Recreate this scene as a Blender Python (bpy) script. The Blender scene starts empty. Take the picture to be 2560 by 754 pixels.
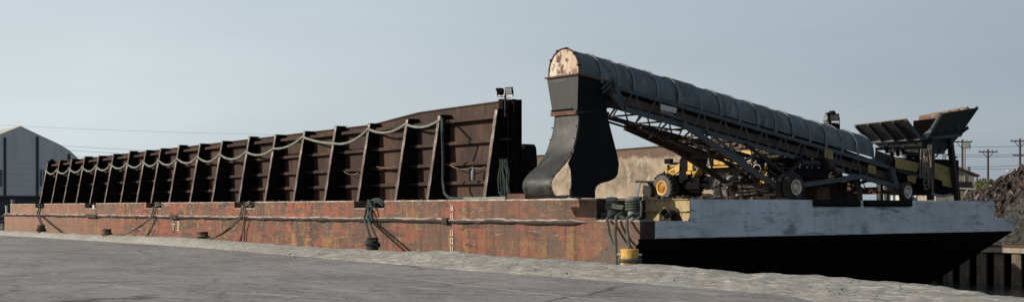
import bpy, bmesh, math, random
from mathutils import Vector, Matrix, noise
R = math.radians
random.seed(7)
SC = bpy.context.scene
COL = SC.collection
EYE = 1.85
FPX = 3073.0
HOR = 520.0
# world axes: +X runs along the barge towards its near end, +Y across the slip, Z up; the eye stands at the origin
FW = Vector((-0.787, 0.617, 0)).normalized()
RT = Vector((FW.y, -FW.x, 0))

def P(px, py, X=None, Y=None, Z=None, t=None):
    """survey helper: point on a known plane read off the photograph"""
    d = FW + RT * ((px - 1280) / FPX) + Vector((0, 0, (HOR - py) / FPX))
    if X is not None: t = X / d.x
    if Y is not None: t = Y / d.y
    if Z is not None: t = (Z - EYE) / d.z
    p = d * t
    return Vector((p.x, p.y, p.z + EYE))

# ------------------------------------------------------------------ materials
def hexlin(c):
    if isinstance(c, str):
        v = [int(c[i:i + 2], 16) / 255 for i in (0, 2, 4)]
        return tuple([x / 12.92 if x <= .04045 else ((x + .055) / 1.055) ** 2.4 for x in v] + [1])
    return tuple(list(c) + [1])[:4]

class NT:
    def __init__(s, name):
        s.m = bpy.data.materials.new(name); s.m.use_nodes = True
        s.t = s.m.node_tree; s.b = s.t.nodes['Principled BSDF']
        s.co = s.t.nodes.new('ShaderNodeTexCoord').outputs['Object']
    def n(s, k, **kw):
        x = s.t.nodes.new(k)
        for a, v in kw.items(): setattr(x, a, v)
        return x
    def l(s, a, b): s.t.links.new(a, b)
    def mapping(s, scale=(1, 1, 1), rot=(0, 0, 0), src=None):
        m = s.n('ShaderNodeMapping'); m.inputs['Scale'].default_value = scale; m.inputs['Rotation'].default_value = rot
        s.l(src or s.co, m.inputs['Vector']); return m.outputs[0]
    def noise(s, scale, detail=4, rough=.6, stretch=(1, 1, 1), dist=0, rot=(0, 0, 0)):
        x = s.n('ShaderNodeTexNoise'); x.inputs['Scale'].default_value = scale
        x.inputs['Detail'].default_value = detail; x.inputs['Roughness'].default_value = rough
        x.inputs['Distortion'].default_value = dist
        s.l(s.mapping(stretch, rot), x.inputs['Vector']); return x.outputs['Fac']
    def ramp(s, f, lo, hi):
        x = s.n('ShaderNodeMapRange'); x.inputs[1].default_value = lo; x.inputs[2].default_value = hi
        s.l(f, x.inputs[0]); return x.outputs[0]
    def mix(s, f, a, b):
        x = s.n('ShaderNodeMix', data_type='RGBA')
        if hasattr(f, 'links'): s.l(f, x.inputs[0])
        else: x.inputs[0].default_value = f
        for i, v in ((6, a), (7, b)):
            if hasattr(v, 'links'): s.l(v, x.inputs[i])
            else: x.inputs[i].default_value = hexlin(v)
        return x.outputs[2]
    def math(s, op, a, b=None, c=None):
        x = s.n('ShaderNodeMath', operation=op)
        for i, v in enumerate((a, b, c)):
            if v is None: continue
            if hasattr(v, 'links'): s.l(v, x.inputs[i])
            else: x.inputs[i].default_value = v
        return x.outputs[0]
    def col(s, c):
        if hasattr(c, 'links'): s.l(c, s.b.inputs['Base Color'])
        else: s.b.inputs['Base Color'].default_value = hexlin(c)
    def bump(s, h, strength=.5, dist=.02, prev=None):
        x = s.n('ShaderNodeBump'); x.inputs['Strength'].default_value = strength; x.inputs['Distance'].default_value = dist
        s.l(h, x.inputs['Height'])
        if prev is not None: s.l(prev, x.inputs['Normal'])
        s.l(x.outputs[0], s.b.inputs['Normal']); return x.outputs[0]
    def up(s, lo=.6, hi=.9):
        g = s.n('ShaderNodeNewGeometry'); x = s.n('ShaderNodeSeparateXYZ'); s.l(g.outputs['True Normal'], x.inputs[0])
        return s.ramp(x.outputs[2], lo, hi)

def mat(name, base, layers=(), rough=.7, metal=0, bump=None, dust=None, spec=.3):
    """base colour plus noise layers (scale, colour, lo, hi, stretch, amount)"""
    m = NT(name); c = base
    for L in layers:
        sc, cl, lo, hi = L[:4]; st = L[4] if len(L) > 4 else (1, 1, 1); am = L[5] if len(L) > 5 else 1
        f = m.ramp(m.noise(sc, 5, .65, st), lo, hi)
        if am != 1: f = m.math('MULTIPLY', f, am)
        c = m.mix(f, c, cl)
    if dust:
        f = m.math('MULTIPLY', m.up(), m.ramp(m.noise(1.7, 5), .3, .6)); c = m.mix(f, c, dust)
    m.col(c); m.b.inputs['Roughness'].default_value = rough; m.b.inputs['Metallic'].default_value = metal
    m.b.inputs['Specular IOR Level'].default_value = spec
    if bump: m.bump(m.noise(bump[0], 5, .65), bump[1], bump[2])
    return m.m

M = {}
def hull_paint():
    m = NT('hull_paint')
    sep = m.n('ShaderNodeSeparateXYZ'); m.l(m.co, sep.inputs[0])
    x = sep.outputs[0]; z = sep.outputs[2]
    st = (.35, 1, 1.0)
    c = m.mix(m.ramp(m.noise(.75, 4, .62, (.6, 1, 1.0)), .46, .54), (.205, .064, .038), (.100, .064, .044))
    c = m.mix(m.ramp(m.noise(1.3, 4, .66, (.6, 1, 1.1), .1), .53, .58), c, (.068, .060, .046))
    c = m.mix(m.math('MULTIPLY', m.ramp(m.noise(1.5, 5, .70, (1.0, 1, .55), .2), .55, .59), .95), c, (.225, .132, .046))
    c = m.mix(m.math('MULTIPLY', m.ramp(m.noise(3.4, 5, .72, (.8, 1, .9)), .57, .62), .8), c, (.225, .085, .050))
    c = m.mix(m.math('MULTIPLY', m.ramp(m.noise(1.2, 5, .72, (.5, 1, 1.7), .1), .56, .61), .95), c, (.034, .029, .026))
    c = m.mix(m.math('MULTIPLY', m.ramp(m.noise(2.6, 5, .7, (.35, 1, 3.2)), .60, .65), .7), c, (.33, .25, .20))
    # runs of rust below the coaming and the rub rail
    run = m.ramp(m.noise(2.6, 4, .7, (1.4, 1, .07)), .50, .60)
    below = m.math('MAXIMUM', m.math('MULTIPLY', m.ramp(z, 4.25, 4.72), m.ramp(z, 4.05, 4.1)), m.math('MULTIPLY', m.ramp(z, 3.25, 3.95), m.ramp(z, 4.05, 3.95)))
    c = m.mix(m.math('MULTIPLY', m.math('MULTIPLY', run, below), .8), c, (.040, .026, .019))
    bow = m.ramp(m.math('ADD', x, m.math('MULTIPLY', m.noise(.6, 4), 8)), 29, 36)
    c = m.mix(m.math('MULTIPLY', bow, .65), c, (.095, .066, .048))
    # rain and rust runs
    c = m.mix(m.math('MULTIPLY', m.ramp(m.noise(1.0, 4, .6, (3.2, 1, .18)), .53, .68), .7), c, (.040, .024, .018))
    c = m.mix(m.math('MULTIPLY', m.ramp(m.noise(6, 4, .75, (.6, 1, 1.5)), .54, .66), .5), c, (.27, .12, .085))
    # plates: each plate a little different, dark weld seams between them
    xp = m.math('MULTIPLY', x, 1 / 2.44); fl = m.math('FLOOR', xp)
    wn = m.n('ShaderNodeTexWhiteNoise', noise_dimensions='1D'); m.l(fl, wn.inputs['W'])
    c = m.mix(m.math('MULTIPLY', wn.outputs[0], .5), c, (.105, .058, .042))
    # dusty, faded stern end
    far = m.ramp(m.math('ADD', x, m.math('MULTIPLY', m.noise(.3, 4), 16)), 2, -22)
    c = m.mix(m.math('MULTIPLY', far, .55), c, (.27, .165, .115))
    fr = m.math('FRACT', xp); d = m.math('ABSOLUTE', m.math('SUBTRACT', fr, .5))
    seam = m.ramp(d, .488, .497); c = m.mix(m.math('MULTIPLY', seam, .75), c, (.05, .03, .022))
    zz = m.math('ABSOLUTE', m.math('SUBTRACT', z, 3.38)); seamz = m.ramp(zz, .02, .008)
    c = m.mix(m.math('MULTIPLY', seamz, .35), c, (.05, .03, .022))
    f = m.math('MULTIPLY', m.up(.4, .8), m.ramp(m.noise(2.2, 5), .25, .5)); c = m.mix(f, c, (.34, .28, .24))
    m.col(c); m.b.inputs['Roughness'].default_value = .72; m.b.inputs['Specular IOR Level'].default_value = .25
    h = m.math('ADD', m.noise(.8, 3, .5, (1, 1, .7)), m.math('MULTIPLY', m.noise(9, 5, .7), .12))
    m.bump(h, .6, .06)
    return m.m
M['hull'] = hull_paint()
M['rail'] = mat('rail_steel', (.030, .021, .017), [(3, (.13, .10, .08), .54, .66, (.4, 1, 2)), (2, (.025, .02, .017), .5, .65, (.4, 1, 1))], .7, bump=(5, .7, .04), dust=(.60, .55, .50))
M['bin'] = mat('rusted_bin_steel', (.024, .0115, .0075), [(.7, (.056, .027, .016), .44, .60, (1, 1, .4)), (2.5, (.010, .006, .005), .52, .68, (2, 1, .35)), (5, (.060, .032, .022), .61, .75)], .75, bump=(4, .3, .02), dust=(.07, .05, .038))
M['rib'] = mat('rib_steel', (.0045, .0032, .0028), [(2, (.010, .006, .005), .45, .7), (7, (.03, .018, .013), .66, .8)], .8, spec=.08, bump=(6, .25, .01))
M['flange'] = mat('scuffed_flange_steel', (.055, .032, .024), [(3, (.30, .275, .24), .48, .62, (1, 1, .35)), (5, (.05, .025, .018), .56, .66)], .6, spec=.4, bump=(8, .3, .01))
M['farwall'] = None
M['white'] = mat('scuffed_white_paint', (.56, .585, .61), [(.5, (.44, .465, .49), .4, .65), (1.6, (.27, .29, .31), .52, .68, (1, .5, 2)), (9, (.22, .24, .25), .58, .72, (1, .35, 2)), (1.1, (.07, .08, .085), .63, .68, (1, .30, 2.6), .85), (1.4, (.25, .24, .22), .55, .75, (1, 3, .2), .6)], .55, bump=(2.5, .25, .03))
def stain(m, y0, z0, z1, wd):
    t = m.node_tree; L = t.links; bs = t.nodes['Principled BSDF']; src = bs.inputs['Base Color'].links[0].from_socket
    tc_ = t.nodes.new('ShaderNodeTexCoord'); sp_ = t.nodes.new('ShaderNodeSeparateXYZ'); L.new(tc_.outputs['Object'], sp_.inputs[0])
    nn_ = t.nodes.new('ShaderNodeTexNoise'); nn_.inputs['Scale'].default_value = 4; nn_.inputs['Detail'].default_value = 7; nn_.inputs['Roughness'].default_value = .8; L.new(tc_.outputs['Object'], nn_.inputs['Vector'])
    def mt(op, a, b_):
        x = t.nodes.new('ShaderNodeMath'); x.operation = op
        for i, v in enumerate((a, b_)):
            if hasattr(v, 'links'): L.new(v, x.inputs[i])
            else: x.inputs[i].default_value = v
        return x.outputs[0]
    dy = mt('ABSOLUTE', mt('SUBTRACT', sp_.outputs[1], y0), 0); k = mt('MULTIPLY', mt('SUBTRACT', z1, sp_.outputs[2]), wd / (z1 - z0))
    f = mt('SUBTRACT', mt('ADD', mt('SUBTRACT', k, dy), mt('MULTIPLY', nn_.outputs[0], 1.2)), .62)
    mr_ = t.nodes.new('ShaderNodeMapRange'); L.new(f, mr_.inputs[0]); mr_.inputs[1].default_value = 0; mr_.inputs[2].default_value = .25; mr_.inputs[4].default_value = .7
    x = t.nodes.new('ShaderNodeMix'); x.data_type = 'RGBA'; L.new(mr_.outputs[0], x.inputs[0]); L.new(src, x.inputs[6]); x.inputs[7].default_value = (.10, .11, .12, 1); L.new(x.outputs[2], bs.inputs['Base Color'])
stain(M['white'], P(1975, 560, X=-27.2).y - 37, .93 + 2.6, 1.75 + 2.6, .55)
stain(M['white'], P(2162, 560, X=-27.2).y - 37, .93 + 2.6, 2.0 + 2.6, .35)
M['black_hull'] = mat('black_bottom_paint', (.006, .006, .007), [(1, (.012, .011, .011), .5, .7)], .75, spec=.1)
M['dark_steel'] = mat('dark_steel', (.010, .009, .009), [(3, (.028, .020, .016), .52, .7)], .65, bump=(8, .3, .01))
M['brown_steel'] = mat('brown_steel', (.030, .019, .014), [(2, (.065, .043, .032), .5, .68), (5, (.012, .009, .008), .55, .7)], .75, bump=(8, .3, .01))
M['truss'] = mat('blue_grey_paint', (.042, .056, .066), [(2, (.06, .073, .082), .5, .7), (5, (.05, .035, .028), .62, .72)], .55)
M['hood'] = mat('galvanised_sheet', (.10, .123, .13), [(.8, (.070, .088, .095), .44, .58, (1, 1, 1)), (3, (.16, .178, .175), .54, .66, (1, 1, .5)), (2.2, (.050, .046, .042), .57, .66, (1, 1.4, .35)), (5, (.13, .09, .065), .64, .70)], .62, metal=.1, bump=(1.6, .7, .06))
M['strap'] = mat('strap_steel', (.12, .145, .15), [(4, (.07, .06, .052), .55, .7)], .6)
def headplate():
    m = NT('rusted_white_plate')
    c = m.mix(m.ramp(m.noise(2.5, 5, .6, (1, 1, .5)), .42, .6), (.50, .46, .38), (.38, .28, .20))
    c = m.mix(m.ramp(m.noise(2.4, 6, .72, (1, 1, .7), .3), .50, .56), c, (.12, .055, .032))
    c = m.mix(m.ramp(m.noise(4.5, 6, .75), .54, .58), c, (.035, .018, .013))
    m.col(c); m.b.inputs['Roughness'].default_value = .7; return m.m
M['head'] = headplate()
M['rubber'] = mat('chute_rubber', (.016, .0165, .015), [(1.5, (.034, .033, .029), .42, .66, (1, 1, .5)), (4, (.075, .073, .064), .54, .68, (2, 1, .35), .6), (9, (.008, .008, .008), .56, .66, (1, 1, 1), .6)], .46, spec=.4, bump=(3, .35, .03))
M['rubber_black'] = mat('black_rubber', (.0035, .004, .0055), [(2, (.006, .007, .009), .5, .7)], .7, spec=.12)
M['chute'] = mat('chute_steel', (.007, .0085, .0085), [(2, (.016, .018, .0175), .5, .75, (3, 1, .4)), (7, (.10, .10, .09), .6, .75, (3, 1, .3), .6)], .55, spec=.4)
M['rust'] = mat('rust_brown', (.075, .036, .024), [(3, (.13, .072, .048), .5, .65), (6, (.03, .018, .013), .55, .7)], .8, bump=(8, .4, .01))
M['yellow'] = mat('machine_yellow', (.44, .275, .04), [(3, (.32, .20, .035), .5, .66), (4, (.07, .05, .03), .55, .62)], .45, spec=.5)
M['yellow_dull'] = mat('dull_yellow_paint', (.27, .215, .075), [(1.6, (.20, .155, .06), .45, .65), (2, (.16, .06, .025), .57, .66), (9, (.06, .04, .025), .62, .72)], .65)
M['bollard_yellow'] = mat('bollard_yellow_paint', (.46, .29, .07), [(3.0, (.16, .07, .035), .52, .62), (8, (.32, .18, .06), .5, .7)], .6, bump=(10, .4, .01))
M['tan'] = mat('tan_paint', (.34, .27, .14), [(2, (.25, .18, .09), .48, .62, (2.5, 1, .4)), (3, (.06, .04, .024), .63, .70, (2, 1, .5))], .65, bump=(4, .3, .01))
M['tyre'] = mat('tyre_rubber', (.014, .014, .013), [(3, (.045, .042, .038), .45, .7)], .8, bump=(20, .4, .01))
M['tyre_dusty'] = mat('dusty_tyre_rubber', (.085, .083, .08), [(3, (.04, .04, .038), .45, .68)], .85, bump=(14, .4, .01))
M['rim_pale'] = mat('pale_rim_paint', (.50, .47, .38), [(5, (.2, .14, .1), .55, .7)], .55)
M['rim_yellow'] = mat('yellow_rim_paint', (.58, .38, .05), [(6, (.4, .24, .04), .5, .7)], .45)
M['hub_orange'] = mat('orange_hub', (.26, .105, .02), [(6, (.25, .1, .03), .5, .7)], .5)
M['glass'] = None
M['pale'] = mat('pale_paint', (.45, .45, .42), [(4, (.28, .27, .24), .5, .68)], .55)
M['white_mark'] = mat('white_marking_paint', (.50, .46, .39), [(12, (.22, .13, .09), .54, .62)], .6)
M['black'] = mat('black_paint', (.004, .004, .005), [(3, (.010, .010, .010), .5, .7)], .8, spec=.08)
M['shade_slot_black'] = mat('shade_and_slot_black', (.003, .003, .003), [], 1, spec=0)  # flat black: painted shade in the hopper, and the wall behind pile slots
M['grey'] = mat('grey_paint', (.16, .17, .17), [(3, (.10, .10, .10), .5, .7)], .6)
M['rope_green'] = mat('green_rope', (.028, .044, .040), [(6, (.050, .070, .062), .45, .65), (22, (.015, .024, .021), .50, .58)], .9, bump=(40, .8, .02))
M['rope_pale'] = mat('pale_green_rope', (.185, .205, .175), [(8, (.27, .28, .24), .45, .65), (25, (.08, .095, .08), .50, .60)], .9, bump=(40, .8, .02))
M['rope_grey'] = mat('grey_green_rope', (.062, .070, .057), [(8, (.11, .115, .095), .45, .65), (25, (.025, .03, .025), .50, .60)], .9, bump=(40, .8, .02))
M['rope_tan'] = mat('tan_rope', (.14, .115, .088), [(8, (.22, .185, .145), .45, .65), (25, (.05, .04, .032), .50, .60)], .9, bump=(40, .8, .02))
M['wood'] = mat('weathered_pole_wood', (.045, .036, .034), [(3, (.075, .062, .058), .45, .7, (4, 4, .3))], .9)
M['concrete'] = mat('stained_concrete', (.26, .24, .19), [(1.5, (.15, .13, .10), .45, .65), (5, (.10, .08, .06), .6, .72)], .85, bump=(5, .4, .02))
M['corr'] = mat('warehouse_sheet', (.42, .44, .46), [(.3, (.38, .40, .42), .4, .7), (.8, (.27, .28, .29), .52, .70, (1, 1, .12), .6)], .6)
M['corr_dark'] = mat('warehouse_base_sheet', (.032, .037, .044), [(.6, (.045, .05, .058), .45, .7)], .7)
M['roof'] = mat('warehouse_roof_sheet', (.42, .41, .36), [(.5, (.36, .34, .30), .4, .7)], .6)
M['window_blue'] = mat('dim_window_glass', (.04, .085, .11), [(2, (.05, .10, .12), .4, .7)], .15, spec=.5)

def glass():
    m = NT('cab_glass'); m.b.inputs['Base Color'].default_value = (.45, .55, .55, 1)
    m.b.inputs['Transmission Weight'].default_value = .85; m.b.inputs['Roughness'].default_value = .05; m.b.inputs['IOR'].default_value = 1.1
    return m.m
M['glass'] = glass()

def farwall():
    m = NT('salt_stained_wall')
    sep = m.n('ShaderNodeSeparateXYZ'); m.l(m.co, sep.inputs[0])
    c = m.mix(m.ramp(m.noise(.7, 7, .72, (1, 1, 1.2), .5), .42, .60), (.27, .22, .155), (.14, .108, .076))
    c = m.mix(m.math('MULTIPLY', m.ramp(m.noise(1.3, 8, .8, (1, 1, .7), .9), .52, .62), .85), c, (.40, .35, .27))
    c = m.mix(m.math('MULTIPLY', m.ramp(m.noise(2, 8, .85), .50, .64), .6), c, (.085, .062, .045))
    low = m.ramp(m.math('ADD', sep.outputs[2], m.math('MULTIPLY', m.noise(.8, 4), 1.5)), 6.5, 5.4)
    c = m.mix(m.math('MULTIPLY', low, .45), c, (.48, .42, .32))
    edge = m.math('ADD', sep.outputs[2], m.math('MULTIPLY', m.noise(.9, 4, .6), 1.1))
    c = m.mix(m.math('MULTIPLY', m.ramp(edge, 7.62, 7.80), .85), c, (.075, .042, .029))
    m.col(c); m.b.inputs['Roughness'].default_value = .85; m.bump(m.noise(3, 6, .7), .25, .03); return m.m
M['farwall'] = farwall()

def asphalt():
    m = NT('worn_asphalt')
    c = m.mix(m.ramp(m.noise(.22, 7, .68, (.5, 1, 1), .6, (0, 0, .25)), .40, .60), (.185, .185, .181), (.30, .296, .286))
    c = m.mix(m.math('MULTIPLY', m.ramp(m.noise(.6, 9, .8, (.45, 1, 1), .5, (0, 0, .12)), .52, .64), .75), c, (.37, .365, .35))
    c = m.mix(m.math('MULTIPLY', m.ramp(m.noise(.8, 9, .8, (.5, 1.1, 1), .6, (0, 0, -.3)), .52, .64), .65), c, (.095, .097, .10))
    c = m.mix(m.math('MULTIPLY', m.ramp(m.noise(3, 8, .88), .47, .57), .6), c, (.36, .352, .335))
    c = m.mix(m.math('MULTIPLY', m.ramp(m.noise(5, 8, .9, (1, 1.3, 1)), .50, .58), .6), c, (.09, .09, .088))
    for cx, cy, fq, ph, cl, am in ((-22, 2, .55, 3, (.40, .395, .38), .6), (-60, -6, .42, 5, (.10, .10, .10), .55), (-30, 34, .5, 7, (.38, .375, .36), .5)):
        sb = m.n('ShaderNodeVectorMath', operation='SUBTRACT'); m.l(m.co, sb.inputs[0]); sb.inputs[1].default_value = (cx, cy, 0)
        ln = m.n('ShaderNodeVectorMath', operation='LENGTH'); m.l(sb.outputs[0], ln.inputs[0])
        f = m.math('FRACT', m.math('ADD', m.math('MULTIPLY', ln.outputs['Value'], fq), m.math('MULTIPLY', m.noise(.12, 3), ph)))
        f = m.ramp(m.math('ABSOLUTE', m.math('SUBTRACT', f, .5)), .10, .02)
        f = m.math('MULTIPLY', m.math('MULTIPLY', f, m.ramp(m.noise(.35, 6, .7), .48, .62)), am); c = m.mix(f, c, cl)
    vo = m.n('ShaderNodeTexVoronoi', feature='DISTANCE_TO_EDGE'); vo.inputs['Scale'].default_value = .13
    ad = m.n('ShaderNodeVectorMath', operation='ADD'); m.l(m.co, ad.inputs[0])
    nv = m.n('ShaderNodeTexNoise'); nv.inputs['Scale'].default_value = .6; nv.inputs['Detail'].default_value = 5; m.l(m.co, nv.inputs['Vector']); m.l(nv.outputs['Color'], ad.inputs[1]); m.l(ad.outputs[0], vo.inputs['Vector'])
    f = m.math('MULTIPLY', m.math('MULTIPLY', m.ramp(vo.outputs['Distance'], .014, .004), m.ramp(m.noise(.2, 4), .46, .54)), .75); c = m.mix(f, c, (.07, .07, .068))
    m.col(c); m.b.inputs['Roughness'].default_value = .9; m.b.inputs['Specular IOR Level'].default_value = .15
    m.bump(m.noise(14, 7, .85), .9, .035); return m.m
M['asphalt'] = asphalt()
def gravel():
    m = NT('limestone_gravel')
    sep = m.n('ShaderNodeSeparateXYZ'); m.l(m.co, sep.inputs[0])
    far = m.ramp(m.math('ADD', sep.outputs[0], m.math('MULTIPLY', m.noise(.25, 4), 10)), -30, -48)
    c = m.mix(m.ramp(m.noise(.9, 6, .7), .38, .62), (.31, .302, .275), (.43, .418, .375))
    c = m.mix(m.math('MULTIPLY', m.ramp(m.noise(1.5, 6, .75, (.9, 2.8, 1), .5, (0, 0, .8)), .52, .58), .85), c, (.66, .65, .59))
    c = m.mix(m.math('MULTIPLY', far, .75), c, (.30, .295, .27))
    c = m.mix(m.math('MULTIPLY', m.ramp(m.noise(9, 6, .9), .47, .57), .5), c, (.16, .155, .14))
    c = m.mix(m.math('MULTIPLY', m.ramp(m.noise(.5, 5, .7, (.6, 1.4, 1)), .54, .66), .5), c, (.21, .205, .19))
    m.col(c); m.b.inputs['Roughness'].default_value = .95; m.b.inputs['Specular IOR Level'].default_value = .1
    q = m.bump(m.noise(9, 7, .85), .9, .06); m.bump(m.noise(45, 2, .8), .7, .015, q); return m.m
M['gravel'] = gravel()
M['heap'] = mat('grey_spoil', (.050, .048, .043), [(1.2, (.095, .092, .082), .45, .65), (4, (.018, .017, .015), .48, .60)], .95, bump=(4, 1, .35))
M['scrap'] = mat('shredded_scrap', (.032, .024, .021), [(4, (.085, .066, .056), .50, .58), (2.3, (.012, .010, .009), .5, .6), (2.6, (.34, .30, .26), .62, .645)], .75)
M['land'] = mat('dirt_land', (.13, .115, .085), [(.08, (.09, .10, .05), .45, .6), (1, (.20, .18, .14), .5, .7)], .95)
M['leaf'] = mat('shrub_leaf', (.085, .10, .035), [(1.5, (.12, .13, .05), .4, .6), (4, (.045, .06, .02), .5, .65)], .8)
M['twig'] = mat('bare_twig', (.09, .075, .065), [], .9)
def water():
    m = NT('harbour_water'); m.b.inputs['Base Color'].default_value = (.012, .022, .022, 1)
    m.b.inputs['Roughness'].default_value = .07; m.b.inputs['IOR'].default_value = 1.33; m.b.inputs['Specular IOR Level'].default_value = .5
    b = m.bump(m.noise(1.6, 4, .6, (1, 1.5, 1), .5), .7, .12); m.bump(m.noise(6, 3, .6), .5, .03, b); return m.m
M['water'] = water()
M['tyre_pale'] = mat('worn_dusty_tread', (.17, .165, .155), [(3, (.08, .078, .072), .45, .65)], .9, bump=(25, .6, .02))
M['pile'] = mat('stained_sheet_pile', (.135, .105, .078), [(1.5, (.065, .047, .034), .42, .6, (3, 1, .4)), (4, (.26, .23, .185), .56, .7), (2, (.05, .045, .035), .6, .7)], .85, bump=(5, .4, .02))

# ------------------------------------------------------------------ mesh building
def wloc(o):
    v = Vector((0, 0, 0))
    while o is not None: v += o.location; o = o.parent
    return v

class MB:
    def __init__(s): s.v = []; s.f = []
    def add(s, vs, fs):
        b = len(s.v); s.v += [Vector(v) for v in vs]; s.f += [tuple(b + i for i in f) for f in fs]; return s
    def box(s, x0, x1, y0, y1, z0, z1):
        vs = [(x, y, z) for z in (z0, z1) for y in (y0, y1) for x in (x0, x1)]
        return s.add(vs, [(0, 2, 3, 1), (4, 5, 7, 6), (0, 1, 5, 4), (2, 6, 7, 3), (0, 4, 6, 2), (1, 3, 7, 5)])
    def prism(s, poly, d):
        d = Vector(d); n = len(poly); vs = [Vector(p) for p in poly]; vs += [p + d for p in vs]
        return s.add(vs, [tuple(range(n))[::-1], tuple(range(n, 2 * n))] + [(i, (i + 1) % n, n + (i + 1) % n, n + i) for i in range(n)])
    def bar(s, p, q, w=.1, h=.1, up=(0, 0, 1)):
        p = Vector(p); q = Vector(q); d = (q - p).normalized(); up = Vector(up)
        if abs(d.dot(up)) > .98: up = Vector((0, 1, 0))
        a = d.cross(up).normalized(); b = a.cross(d).normalized()
        vs = [e + a * (i * w / 2) + b * (j * h / 2) for e in (p, q) for j in (-1, 1) for i in (-1, 1)]
        return s.add(vs, [(0, 2, 3, 1), (4, 5, 7, 6), (0, 1, 5, 4), (2, 6, 7, 3), (0, 4, 6, 2), (1, 3, 7, 5)])
    def tube(s, pts, r, n=8, closed=False, wob=0):
        pts = [Vector(p) for p in pts]; N = len(pts); vs = []; up = Vector((0, 0, 1)); a = None
        for i, p in enumerate(pts):
            d = (pts[min(i + 1, N - 1)] - pts[max(i - 1, 0)]) if not closed else (pts[(i + 1) % N] - pts[i - 1])
            d = d.normalized() if d.length > 1e-9 else Vector((0, 0, 1))
            if a is None:
                a = d.cross(up) if abs(d.dot(up)) < .95 else d.cross(Vector((1, 0, 0)))
            a = (a - d * a.dot(d)).normalized(); b = d.cross(a)
            rr = (r[i] if isinstance(r, (list, tuple)) else r)
            for k in range(n):
                t = 2 * math.pi * k / n; q = rr * (1 + (wob * math.sin(2 * t + i * .9) if wob else 0))
                vs.append(p + a * math.cos(t) * q + b * math.sin(t) * q)
        fs = []
        for i in range(N if closed else N - 1):
            j = (i + 1) % N
            for k in range(n): fs.append((i * n + k, i * n + (k + 1) % n, j * n + (k + 1) % n, j * n + k))
        if not closed: fs += [tuple(range(n))[::-1], tuple((N - 1) * n + k for k in range(n))]
        return s.add(vs, fs)
    def lathe(s, c, ax, prof, n=24, cap=True):
        """prof: (radius, distance along axis)"""
        c = Vector(c); ax = Vector(ax).normalized()
        a = ax.cross(Vector((0, 0, 1))) if abs(ax.z) < .9 else ax.cross(Vector((1, 0, 0)))
        a.normalize(); b = ax.cross(a); vs = []
        for r, d in prof:
            for k in range(n):
                t = 2 * math.pi * k / n; vs.append(c + ax * d + (a * math.cos(t) + b * math.sin(t)) * r)
        m = len(prof); fs = [(i * n + k, i * n + (k + 1) % n, (i + 1) * n + (k + 1) % n, (i + 1) * n + k) for i in range(m - 1) for k in range(n)]
        if cap: fs += [tuple(range(n))[::-1], tuple((m - 1) * n + k for k in range(n))]
        return s.add(vs, fs)
    def cyl(s, p, q, r, n=16, r2=None):
        p = Vector(p); q = Vector(q); return s.lathe(p, q - p, [(r, 0), (r if r2 is None else r2, (q - p).length)], n)
    def plate(s, pts, th):
        """polygon given by its corners, thickened along its normal"""
        pts = [Vector(p) for p in pts]; n = (pts[1] - pts[0]).cross(pts[2] - pts[0]).normalized()
        return s.prism([p - n * th / 2 for p in pts], n * th)
    def sheet(s, line, ex, th):
        """a bent sheet: profile line swept along ex, thickness th"""
        ex = Vector(ex); line = [Vector(p) for p in line]; N = len(line); off = []
        for i in range(N):
            d = (line[min(i + 1, N - 1)] - line[max(i - 1, 0)]).normalized(); off.append(d.cross(ex).normalized() * th / 2)
        vs = []
        for i in range(N):
            for e in (Vector((0, 0, 0)), ex):
                vs.append(line[i] + off[i] + e); vs.append(line[i] - off[i] + e)
        fs = []
        for i in range(N - 1):
            a = 4 * i; b = a + 4; fs += [(a, b, b + 2, a + 2), (a + 1, a + 3, b + 3, b + 1), (a, a + 1, b + 1, b), (a + 2, b + 2, b + 3, a + 3)]
        a = 4 * (N - 1); fs += [(0, 2, 3, 1), (a, a + 1, a + 3, a + 2)]
        return s.add(vs, fs)
    def build(s, name, m, parent=None, smooth=True, bevel=0, recalc=True, ang=35):
        org = wloc(parent) if parent else Vector((0, 0, 0))
        me = bpy.data.meshes.new(name); me.from_pydata([tuple(v - org) for v in s.v], [], s.f); me.update()
        if recalc:
            bm = bmesh.new(); bm.from_mesh(me); bmesh.ops.recalc_face_normals(bm, faces=bm.faces); bm.to_mesh(me); bm.free()
        me.materials.append(M[m] if isinstance(m, str) else m)
        if smooth:
            me.polygons.foreach_set('use_smooth', [True] * len(me.polygons)); me.set_sharp_from_angle(angle=R(ang))
        o = bpy.data.objects.new(name, me); COL.objects.link(o); o.parent = parent
        if bevel:
            b = o.modifiers.new('bevel', 'BEVEL'); b.width = bevel; b.segments = 2; b.limit_method = 'ANGLE'
        return o

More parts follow.
